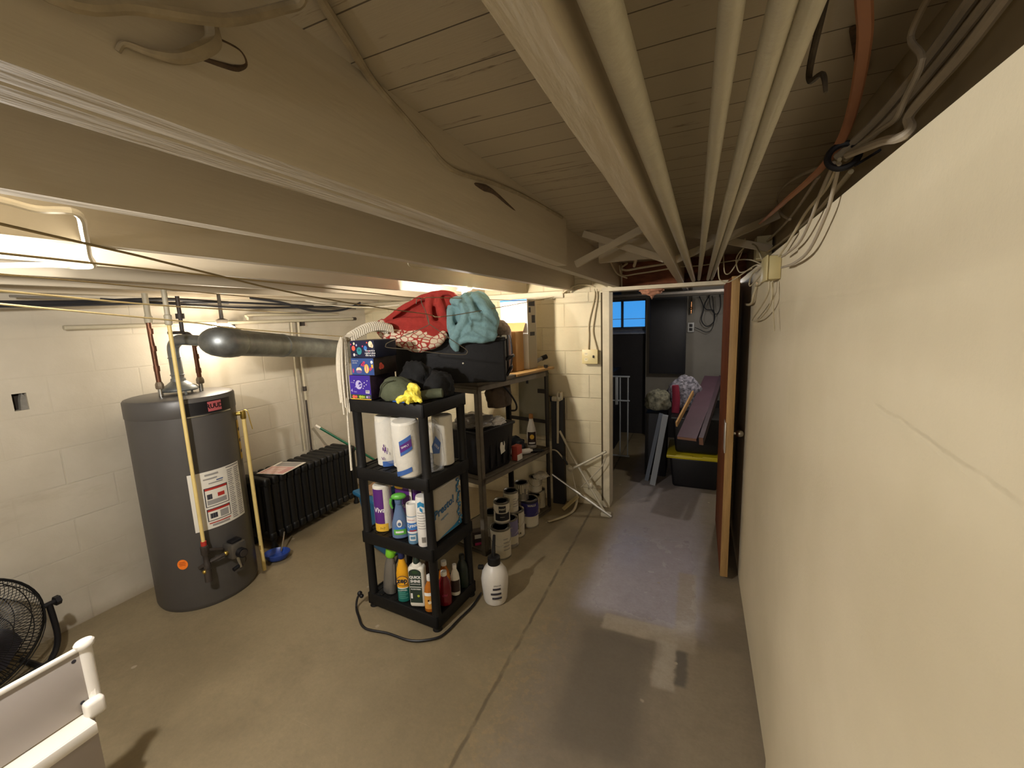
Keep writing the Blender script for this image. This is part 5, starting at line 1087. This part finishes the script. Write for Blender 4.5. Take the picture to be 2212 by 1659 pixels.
b.tube([Vector(p)-P0 for p in ((-1.318, 1.796, 1.70), (-1.312, 1.797, 1.722), (-1.302, 1.800, 1.7305), (-1.290, 1.802, 1.722), (-1.287, 1.802, 1.70), (-1.268, 1.803, 1.66), (-1.258, 1.80, 1.62), (-1.250, 1.80, 1.595))], .002, hw, n=6); b.build('hook', t)
b = MB(); b.tube([Vector(p)-P0 for p in ((-1.258, 1.803, 1.64), (-1.250, 1.799, 1.60), (-1.265, 1.794, 1.585), (-1.34, 1.757, 1.552), (-1.435, 1.705, 1.512), (-1.449, 1.698, 1.498), (-1.440, 1.699, 1.486), (-1.34, 1.742, 1.472), (-1.20, 1.805, 1.447), (-1.092, 1.847, 1.436), (-1.073, 1.858, 1.443), (-1.076, 1.857, 1.462), (-1.14, 1.835, 1.51), (-1.232, 1.806, 1.583), (-1.25, 1.80, 1.60), (-1.256, 1.803, 1.63))], .002, hw, n=6, sub=4); b.build('wire_frame', t)

# ------------------------------------------------------------------ wall outlet by the doorway
t = thing('wall_outlet', 'cream surface box with outlet and switch on the block wall left of the doorway', 'outlet', (-.797, YB, 1.284))
ivory = mat('ivory plate', '#cfc08c', .4)
b = MB(); b.box(-.062, .062, -.045, 0, -.055, .055, ivory, .006); b.box(-.064, .064, -.050, -.044, -.058, .058, ivory, .003); b.build('box_plate', t)
b = MB()
for z in (.022, -.022):
    b.disc(-.03, z, .016, .015, mat('ivory socket', '#e0d5ad', .4), y=-.0508)
    for x in (-.036, -.024): b.rect(x-.0015, x+.0015, z-.002, z+.008, M_ink, y=-.0512)
b.build('socket', t); b = MB(); b.box(.025, .035, -.062, -.048, -.008, .012, M_blk, .002); b.build('switch_lever', t)
wh = mat('dirty white cable', '#b9ac8c', .6)
for l, pts in (('left of two cream cables running down the block wall to the outlet box', [(-.764, 3.385, 1.82), (-.764, 3.39, 1.75), (-.81, 3.39, 1.56), (-.812, 3.39, 1.45), (-.818, 3.385, 1.345), (-.815, 3.37, 1.33)]), ('right of two cream cables running down the block wall to the outlet box', [(-.745, 3.385, 1.82), (-.742, 3.39, 1.74), (-.765, 3.39, 1.60), (-.778, 3.39, 1.48), (-.748, 3.385, 1.345), (-.755, 3.37, 1.33)])):
    tubething('electrical_cable', l, 'cable', pts, .0055, wh, 'cables to the outlet box')
tubething('electrical_cable', 'cream cable arching over the top of the block wall left of the doorway', 'cable', [(-1.02, 3.36, 1.80), (-.96, 3.35, 1.835), (-.88, 3.35, 1.86), (-.80, 3.36, 1.85), (-.75, 3.37, 1.83)], .007, wh)

# ------------------------------------------------------------------ cables between the joists
oc = mat('old cable sheath', '#94866c', .8, ns=30, na=.2)
tubething('electrical_cable', 'thick old cable fixed across the boards and down the face of the short sistered joist', 'cable', [(-.30, .12, 2.0), (-.424, .417, 1.997), (-.460, .51, 1.995), (-.506, .614, 2.0), (-.512, .70, 1.980), (-.512, .766, 1.96), (-.512, .86, 1.937), (-.512, 1.059, 1.962), (-.512, 1.289, 1.982), (-.512, 1.70, 1.998)], .0065, oc)
tubething('electrical_cable', 'short frayed cable end sticking out below the old cable on the joist face', 'cable', [(-.518, .96, 1.934), (-.512, 1.02, 1.938), (-.512, 1.08, 1.94), (-.514, 1.17, 1.93), (-.517, 1.25, 1.922)], [.003, .009, .005, .004, .003], mat('blackened cable', '#4b3a28', .9, ns=60, na=.5))
tubething('electrical_cable', 'thick cable sagging across the very top left corner of the photo', 'cable', [(-.49, .10, 1.90), (-.485, .203, 1.872), (-.478, .259, 1.894), (-.472, .312, 1.914), (-.472, .352, 1.935), (-.468, .41, 1.978), (-.455, .43, 1.994), (-.425, .41, 2.0), (-.38, .36, 2.0)], .0062, oc)
tubething('electrical_cable', 'bent cable end curling out of a dark hole in the joist at top left', 'cable', [(-.515, .35, 1.945), (-.50, .345, 1.93), (-.495, .34, 1.912), (-.497, .325, 1.896), (-.50, .303, 1.880), (-.503, .28, 1.874), (-.508, .263, 1.874), (-.512, .258, 1.866)], [.007, .0075, .0085, .0085, .0065, .004, .003, .0025], oc)
tubething('electrical_cable', 'thin wire loop on the joist face beside the curled cable end', 'cable', [(-.515, .333, 1.899), (-.513, .36, 1.904), (-.513, .378, 1.909), (-.513, .391, 1.920), (-.513, .384, 1.932), (-.513, .357, 1.931)], [.003, .0035, .004, .002, .0016, .0016], mat('blackened cable', '#4b3a28', .9, ns=60, na=.5))
for k, (pts, r, m, l) in enumerate((
    ([(-1.14, .10, 1.845), (-1.18, .34, 1.855), (-1.195, .42, 1.85), (-1.169, .470, 1.85), (-1.297, .529, 1.835), (-1.47, .60, 1.81), (-1.60, .66, 1.80), (-1.655, .64, 1.80), (-1.66, .59, 1.80), (-1.80, .50, 1.80)], .0075, mat('white conduit', '#d5ccb6', .45), 'white conduit bending in a square loop between joists at the left edge'),
    ([(-1.0, .20, 1.90), (-1.10, .376, 1.885), (-1.17, .448, 1.88), (-1.20, .56, 1.88), (-1.22, .75, 1.882), (-1.20, 1.0, 1.895), (-1.17, 1.25, 1.91)], .009, oc, 'old cable running off along the joist behind the white conduit'))):
    tubething('electrical_cable', l, 'cable', pts, r, m)
tubething('electrical_cable', 'pale looped wires under the joists in front of the red blanket', 'cable', [(-.99, 1.35, 1.86), (-1.05, 1.40, 1.845), (-1.10, 1.50, 1.835), (-1.05, 1.66, 1.838), (-.99, 1.78, 1.86)], .004, wh)
for pts, r, l in (([(-.50, 3.33, 1.99), (-.54, 3.30, 1.955), (-.50, 3.29, 1.935), (-.40, 3.30, 1.945), (-.27, 3.30, 1.955), (-.15, 3.31, 1.965)], .008, 'upper cream cable over the doorway header between the joists'), ([(-.545, 3.25, 1.97), (-.53, 3.28, 1.90), (-.42, 3.30, 1.905), (-.26, 3.30, 1.918), (-.15, 3.31, 1.93)], .0055, 'lower thin cream cable over the doorway header'), ([(-.558, 2.9, 1.99), (-.545, 3.0, 1.93), (-.54, 3.15, 1.90), (-.50, 3.3, 1.88)], .006, 'cream cable dropping along the double joist beside the header'), ([(-.35, 2.47, 2.0), (-.345, 2.55, 1.96), (-.37, 2.8, 1.945), (-.42, 3.1, 1.94)], .010, 'pale cable hanging from the boards behind the cross braces')):
    tubething('electrical_cable', l, 'cable', pts, r, wh, 'cables over the doorway header')

# ------------------------------------------------------------------ cable bundle along the right wall
orc = mat('orange cable', '#9e6a49', .6, ns=8, na=.1); pk = mat('gray white cable', '#a2957f', .6, ns=10, na=.15); bkd = mat('black strap', '#15141a', .6)
G = 'cables along the top of the right wall'
def rc(label, pts, r, m, flat=1.0): tubething('electrical_cable', label, 'cable', pts, r, m, G, flat=flat)
rc('orange cable coming down the boards into the bundle above the right wall', [(.115, .40, 1.955), (.147, .60, 1.945), (.183, .727, 1.94), (.215, .87, 1.935), (.237, 1.0, 1.925), (.236, 1.06, 1.905), (.229, 1.12, 1.893), (.218, 1.20, 1.886), (.203, 1.34, 1.884), (.195, 1.55, 1.892), (.190, 1.80, 1.908)], [.0085]*9+[.007, .004], orc, .45)
rc('white cable with an S bend near the top right of the photo', [(.25, .60, 2.0), (.25, .739, 1.979), (.252, .80, 1.958), (.25, .751, 1.906), (.25, .792, 1.879), (.25, .818, 1.864), (.252, .88, 1.872), (.245, 1.0, 1.88)], .0042, pk)
rc('thickest grey white cable sweeping along the right wall top, nearest the wall', [(.262, .40, 1.925), (.262, .581, 1.895), (.262, .68, 1.876), (.260, .80, 1.862), (.258, .79, 1.838), (.25, .80, 1.832), (.248, .86, 1.848), (.238, .99, 1.872)], .0065, pk)
rc('thick grey cable running beside the rim board into the black strap', [(.285, .5, 1.975), (.285, .72, 1.957), (.285, .808, 1.945), (.278, .948, 1.925), (.262, 1.03, 1.91), (.240, 1.07, 1.893)], .0075, pk)
rc('second grey cable beside the thick one along the rim board', [(.29, .55, 1.96), (.288, .8, 1.925), (.275, .95, 1.90), (.25, 1.05, 1.882)], .006, pk)
rc('thin white cable looping away from the strap toward the brace and back', [(.236, 1.08, 1.885), (.23, 1.35, 1.94), (.228, 1.598, 1.975), (.228, 1.72, 1.962), (.23, 1.62, 1.90), (.235, 1.50, 1.86)], .004, pk)
rc('white cable hanging from the strap down to the junction box', [(.236, 1.03, 1.87), (.240, 1.08, 1.832), (.240, 1.12, 1.796), (.240, 1.25, 1.742), (.240, 1.42, 1.728), (.240, 1.62, 1.735)], .0038, pk)
rc('white cable hanging beside the first one from strap to junction box', [(.232, 1.05, 1.878), (.236, 1.17, 1.845), (.238, 1.25, 1.81), (.242, 1.40, 1.776), (.238, 1.62, 1.768)], .0036, pk)
rc('long white cable from the strap passing over the wall top into the junction box', [(.238, 1.04, 1.88), (.245, 1.16, 1.857), (.249, 1.36, 1.85), (.249, 1.55, 1.815), (.244, 1.72, 1.782)], .0038, wh)
rc('pale cable lying on the ledge between the strap and the far cross brace', [(.262, 1.06, 1.86), (.272, 1.4, 1.845), (.275, 1.9, 1.85), (.27, 2.4, 1.86)], .005, wh)
rc('slender white cable curving up onto the far brace', [(.238, 1.20, 1.893), (.25, 1.5, 1.885), (.26, 1.8, 1.89), (.265, 2.2, 1.90)], .004, pk)
t = thing('cable_strap', 'black strap holding the cable bundle above the right wall', 'strap', (.243, 1.04, 1.885)); b = MB(); b.torus((0, 0, 0), .024, .006, bkd, Matrix.Rotation(R(-12), 4, 'Z') @ Matrix.Rotation(R(75), 4, 'X'), n=24); b.beam((.02, 0, -.02), (.055, .0, .0), .012, .004, bkd); b.build('loop', t)
rc('dark frayed cable hanging from the boards right of the pipe pair', [(.135, .66, 2.004), (.124, .67, 1.94), (.122, .70, 1.908), (.121, .69, 1.885), (.120, .63, 1.865), (.119, .605, 1.85), (.120, .598, 1.832)], [.003, .004, .004, .0035, .003, .003, .002], mat('dark frayed cable', '#3f3527', .8, ns=50, na=.4))
b = MB(); b.beam((.198, .835, 2.004), (.250, .99, 2.0), .014, .006, mat('blackened cable', '#4b3a28', .9, ns=60, na=.5)); tag(b.build('wood_splinter'), 'dark splinter of wood under the boards beside the orange cable', 'splinter')
# junction box on the right wall
t = thing('junction_box', 'square cream junction box with many wires on the right wall near the door', 'junction box', (XR+.006, 1.86, 1.752)); jb = mat('yellowed box', '#b5a674', .5, ns=6, na=.1)
b = MB(); b.box(-.042, 0, -.07, .07, -.042, .042, jb, .005); b.build('box_body', t); b = MB(); b.box(-.047, -.041, -.074, .074, -.045, .045, jb, .003); b.build('cover', t)
for l, pts, r in (('wire hanging in a long narrow loop below the junction box', [(.235, 1.84, 1.708), (.236, 1.87, 1.66), (.238, 2.15, 1.60), (.240, 2.36, 1.562), (.240, 2.33, 1.552), (.240, 2.07, 1.57), (.238, 1.80, 1.625), (.236, 1.79, 1.70)], .0032), ('short wire loop left of the junction box', [(.222, 1.95, 1.775), (.225, 2.25, 1.775), (.226, 2.42, 1.752), (.226, 2.40, 1.722), (.225, 2.10, 1.735), (.224, 1.95, 1.75)], .0032),
                  ('wire rising from the junction box and curling over the door top', [(.222, 1.94, 1.79), (.215, 2.15, 1.88), (.195, 2.35, 1.905), (.165, 2.45, 1.865), (.185, 2.50, 1.80), (.225, 2.35, 1.80)], .003), ('wire swinging from the door top across to the pipes', [(.205, 2.50, 1.965), (.188, 2.52, 1.886), (.150, 2.54, 1.81), (.122, 2.53, 1.80), (.112, 2.52, 1.85), (.11, 2.55, 1.92)], .003),
                  ('wire drooping in a shallow curve in front of the door top', [(.084, 2.45, 1.866), (.088, 2.46, 1.79), (.100, 2.47, 1.762), (.136, 2.47, 1.752), (.190, 2.45, 1.783), (.222, 2.2, 1.80), (.222, 1.95, 1.775)], .003), ('taut thin wire crossing behind the pipes to the junction box', [(-.10, 2.62, 1.862), (.0, 2.62, 1.86), (.12, 2.55, 1.862), (.20, 2.3, 1.84), (.224, 1.95, 1.778)], .0028),
                  ('loose wire end dangling straight below the junction box', [(.240, 1.80, 1.705), (.243, 1.79, 1.66), (.243, 1.77, 1.60), (.243, 1.72, 1.53)], .0022), ('white bent conduit end beside the door gap', [(.262, 2.42, 1.74), (.250, 2.46, 1.68), (.249, 2.50, 1.645), (.245, 2.60, 1.635), (.238, 2.72, 1.64)], .0065)):
    tubething('electrical_cable', l, 'cable', pts, r, wh, 'wires around the junction box')
b = MB(); b.box(0, .06, 0, .10, 0, .10, mat('cream packing', '#c4b891', .8)); o = b.build('wall_packing'); o.matrix_world = lin_m(.23, 2.24, 1.83, 0); tag(o, 'pale block of packing on the wall top under the far cross brace', 'block')

# ------------------------------------------------------------------ folded drying stand by the doorway
t = thing('drying_stand', 'folded white metal drying stand leaning on the block wall left of the doorway', 'drying stand', (-.90, 3.26, 0)); wm = mat('white enamel tube', '#bdb49c', .4, .2); chm = mat('chrome tube', '#a9a69e', .4, .9)
D = Vector((-.90, 3.26, 0)); V = lambda *p: [Vector(q)-D for q in p]
b = MB(); b.tube(V((-1.048, 3.27, .95), (-1.06, 3.28, .56)), .010, wm, smooth=False); b.build('upright', t)
b = MB(); b.box(-.20, -.125, -.012, .03, .925, .962, wm, .005); b.box(-.155, -.135, -.014, .03, .93, 1.0, wm, .004); b.box(-.125, -.108, -.014, .03, .935, 1.0, wm, .004); b.build('clamp', t)
b = MB(); b.box(-.212, -.19, -.012, .012, .92, .965, M_blk, .004); b.build('clamp_pad', t)
for nm, m, r, p in (('leg', wm, .010, ((-1.05, 3.31, .66), (-.93, 3.28, .45), (-.645, 3.22, .016))), ('leg', chm, .009, ((-1.09, 3.20, .31), (-.86, 3.20, .17), (-.60, 3.20, .012))), ('arm', wm, .011, ((-.955, 3.25, .345), (-.80, 3.27, .435), (-.655, 3.28, .525))), ('brace_rod', wm, .006, ((-1.10, 3.24, .51), (-1.045, 3.23, .50), (-.945, 3.25, .37))), ('brace_rod', wm, .005, ((-.94, 3.25, .36), (-.90, 3.25, .18))), ('brace_rod', wm, .005, ((-.655, 3.29, .49), (-.70, 3.29, .38), (-.86, 3.27, .20)))):
    b = MB(); b.tube(V(*p), r, m, smooth=(len(p) > 2 and nm != 'leg')); b.build(nm, t)
b = MB(); b.sph(V((-.945, 3.25, .36))[0], .026, wm, (1.1, .8, 1)); b.build('hinge', t)
b = MB(); b.sph(V((-.775, 3.25, .23))[0], .022, wm, (1, .8, 1.2)); b.build('hinge', t)
b = MB(); b.box(.215, .295, -.06, -.01, .0, .03, wm, .006); b.build('foot', t); b = MB(); b.tube(V((-1.0, 3.22, .47), (-.96, 3.22, .40)), .009, M_blk); b.build('grip', t)
b = MB(); b.tube([(-1.05, 2.96, .008), (-.97, 3.07, .008), (-.915, 3.19, .012), (-.905, 3.28, .05), (-.90, 3.30, .14)], [.012, .014, .012, .010, .007], mat('cream webbing', '#b3a585', .9), flat=.35); tag(b.build('strap'), 'cream webbing strap trailing on the floor from the drying stand', 'strap')
b = MB(); b.beam((-1.0, 3.20, .012), (-.90, 3.30, .10), .035, .012, mat('cream stick', '#b3a172', .7)); tag(b.build('wood_scrap'), 'small cream wood scrap propped at the foot of the block wall', 'wood scrap')

# ------------------------------------------------------------------ room beyond the doorway
t = thing('storage_tote', 'black tote with a yellow lid on the floor beyond the doorway', 'tote', (.005, 4.24, 0))
b = MB(); b.taper(-.215, .215, -.24, .24, 0, .295, .88, M_blk, .025); b.build('tote_body', t)
b = MB(); b.box(-.245, .245, -.27, .27, .290, .322, mat('yellow lid', '#b9a81e', .4), .010)
for x in (-.16, .06): b.box(x, x+.14, -.272, -.24, .318, .328, mat('yellow lid', '#b9a81e', .4), .003)
b.build('lid', t)
t = thing('storage_tote', 'black tote stacked on top of the yellow lid beyond the doorway', 'tote', (.015, 4.24, .3295))
b = MB(); b.taper(-.21, .21, -.23, .23, 0, .335, .86, M_blk, .025); b.box(-.225, .225, -.25, .25, .32, .345, M_blk, .010); b.build('tote_body', t)
for x0, x1, zz, w, hh, m, l in ((-.062, .145, 0, .150, .026, mat('purple brown board', '#4a3540', .5, ns=4, na=.2), 'wide purple brown board lying across the far totes'), (.045, .222, -.012, .035, .07, mat('dark purple board', '#3a2a33', .5, ns=4, na=.2), 'narrow purple board on edge beside the wide one')):
    b = MB(); b.beam((x0, 3.60, .590+zz), (x1, 4.66, .955+zz), w, hh, m); b.beam((x0, 3.597, .589+zz), (x0+.002, 3.606, .592+zz), w-.004, hh-.004, mat('raw board end', '#7d5a45', .8)); o = b.build('wood_board'); tag(o, l, 'board')
b = MB(); b.beam((-.150, 3.78, .66), (-.03, 4.25, .86), .014, .045, mat('light stick', '#a8824f', .7)); tag(b.build('wood_strip'), 'light wood strip lying beside the purple board beyond the doorway', 'board')
t = thing('cloth_tube', 'dark red rolled cloth standing on the upper tote', 'cloth roll', (-.178, 4.18, .676)); b = MB(); b.tube([(0, 0, 0), (.004, .01, .13), (-.006, .01, .26)], [.034, .036, .030], mat('dark red cloth', '#7a1530', .8, bs=60, bstr=.2), n=16); b.build('roll', t)
pf = mat('black and white patterned cloth', '#25262e', .9, ns=38, hx2='#9a97a3', detail=2)
b = MB(); b.blob((0, 0, 0), (.15, .12, .20), pf, 81, .2, 1.7); o = b.build('patterned_cloth', ang=80); o.matrix_world = lin_m(-.105, 4.40, .676); tag(o, 'heap of black and white patterned cloth on the upper tote', 'cloth')
b = MB(); b.blob((0, 0, 0), (.12, .10, .12), mat('camouflage cloth', '#3a3a30', .9, ns=22, hx2='#8d8a76', detail=2), 83, .2, 1.8); o = b.build('camouflage_cloth', ang=80); o.matrix_world = lin_m(-.345, 4.33, .675); tag(o, 'dull green mottled cloth draped left of the dark red roll', 'cloth')
t = thing('folding_panel', 'white folded panel coloured by blue window light, leaning against the stacked totes', 'panel', (-.325, 4.03, 0)); b = MB(); b.beam((-.035, 0, .0), (.065, .06, .665), .05, .085, mat('pale daylight-blued white board', '#8b9096', .6), up=(0, 1, 0)); b.build('front_leaf', t); b = MB(); b.beam((-.10, .10, .0), (.02, .14, .66), .035, .085, mat('daylight-blued white board', '#5d6470', .6), up=(0, 1, 0)); b.build('back_leaf', t)  # white leaves blued in colour for the window light falling on them
b = MB(); b.box(-.10, .10, -.05, .25, 0, .64, mat('dark crate', '#202026', .7), .01); o = b.build('dark_crate'); o.location = (-.36, 4.30, .0); tag(o, 'dark crate under the mottled cloth beyond the doorway', 'crate')
t = thing('pressure_gate', 'white metal safety gate folded upright in the dark room', 'gate', (-.78, 4.70, 0)); wg = mat('white gate metal', '#a9b0b8', .4)
for x in (-.16, -.115, .0, .085): b = MB(); b.cyl((x, 0, .02), (x, 0, .93), .008, wg, n=10); b.build('bar', t)
b = MB(); b.box(-.18, .105, -.012, .012, .93, .945, wg, .003); b.build('top_rail', t); b = MB(); b.box(-.052, -.022, -.015, .015, .62, .93, wg, .003); b.build('latch_bar', t); 
for z in (.66, .02): b = MB(); b.box(-.18, .105, -.012, .012, z, z+.013, wg, .003); b.build('cross_rail', t)
b = MB(); b.box(-.18, .25, 0, .5, 0, .95, mat('dark cabinet', '#16161c', .6), .01); o = b.build('dark_cabinet'); o.location = (-1.15, 5.0, 0); tag(o, 'dark cabinet standing under the far window behind the safety gate', 'cabinet')
t = thing('panel_cabinet', 'dark grey electrical panel cabinet on the far wall beyond the doorway', 'electrical panel', (-.352, YF-.09, .855)); b = MB(); b.box(-.215, .215, -.10, 0, 0, .955, mat('dark gray panel door', '#2b2b30', .55, ns=3), .006); b.build('cabinet_body', t); b = MB(); b.box(-.20, .20, -.104, -.099, .02, .935, mat('dark gray panel door', '#2b2b30', .55, ns=3), .003); b.build('door', t)
t = thing('wall_outlet', 'white outlet on the far wall right of the dark panel', 'outlet', (-.085, YF-.09, 1.43)); b = MB(); b.box(-.038, .038, -.03, 0, -.06, .06, mat('white outlet plate', '#c9c9c6', .4), .004); b.build('plate', t)
b = MB()
for z in (.024, -.024): b.box(-.018, .018, -.036, -.03, z-.018, z+.018, M_blk, .004)
b.build('socket', t)
t = thing('copper_fitting', 'shiny copper valve fitting hanging right of the dark panel', 'valve', (-.085, YF-.2, 1.66)); b = MB(); b.cyl((0, 0, -.06), (0, 0, .08), .012, mat('bright copper', '#d89a6a', .2, 1)); b.sph((0, 0, 0), .02, mat('bright copper', '#d89a6a', .2, 1)); b.build('valve_body', t); b = MB(); b.cyl((0, 0, .07), (0, 0, .35), .009, M_iron); b.build('feed_pipe', t)
for pts, r, l in (([(.0, 5.6, 1.80), (.05, 5.6, 1.66), (.03, 5.6, 1.52), (.09, 5.6, 1.44), (.17, 5.6, 1.50), (.16, 5.6, 1.62), (.08, 5.6, 1.64), (.06, 5.6, 1.7), (.12, 5.6, 1.82)], .006, 'coiled black cable hung on the far wall near the door edge'), ([(.10, 5.55, 1.82), (.13, 5.55, 1.65), (.19, 5.55, 1.58), (.23, 5.55, 1.66), (.22, 5.55, 1.81)], .005, 'black cable hanging at far right beyond the doorway'), ([(-.04, 5.62, 1.43), (.02, 5.62, 1.40), (.09, 5.62, 1.37), (.15, 5.62, 1.41), (.17, 5.62, 1.55), (.14, 5.62, 1.80)], .004, 'thin cable swinging from the far outlet up to the ceiling')):
    tubething('electrical_cable', l, 'cable', pts, r, bl, 'cables on the far wall')
for y, z, l in ((4.4, 1.800, 'nearer level pipe under the ceiling of the far room'), (4.9, 1.795, 'farther level pipe under the ceiling of the far room')):
    tubething('overhead_pipe', l, 'pipe', [(-1.6, y, z), (.26, y, z)], .014, mat('dark gray pipe', '#55504a', .5))
t = thing('insulation_tuft', 'torn tuft of pinkish insulation hanging from the doorway header', 'insulation', (-.335, 3.47, 1.79)); b = MB(); b.blob((0, 0, 0), (.075, .04, .035), mat('pink insulation', '#a9795f', .95, ns=20, na=.3), 91, .3, 2.4, flat=False); b.lathe([(.0, -.075), (.012, -.05), (.03, -.02), (.035, 0)], mat('pink insulation', '#a9795f', .95, ns=20, na=.3), n=10); b.build('fibre', t, ang=80)
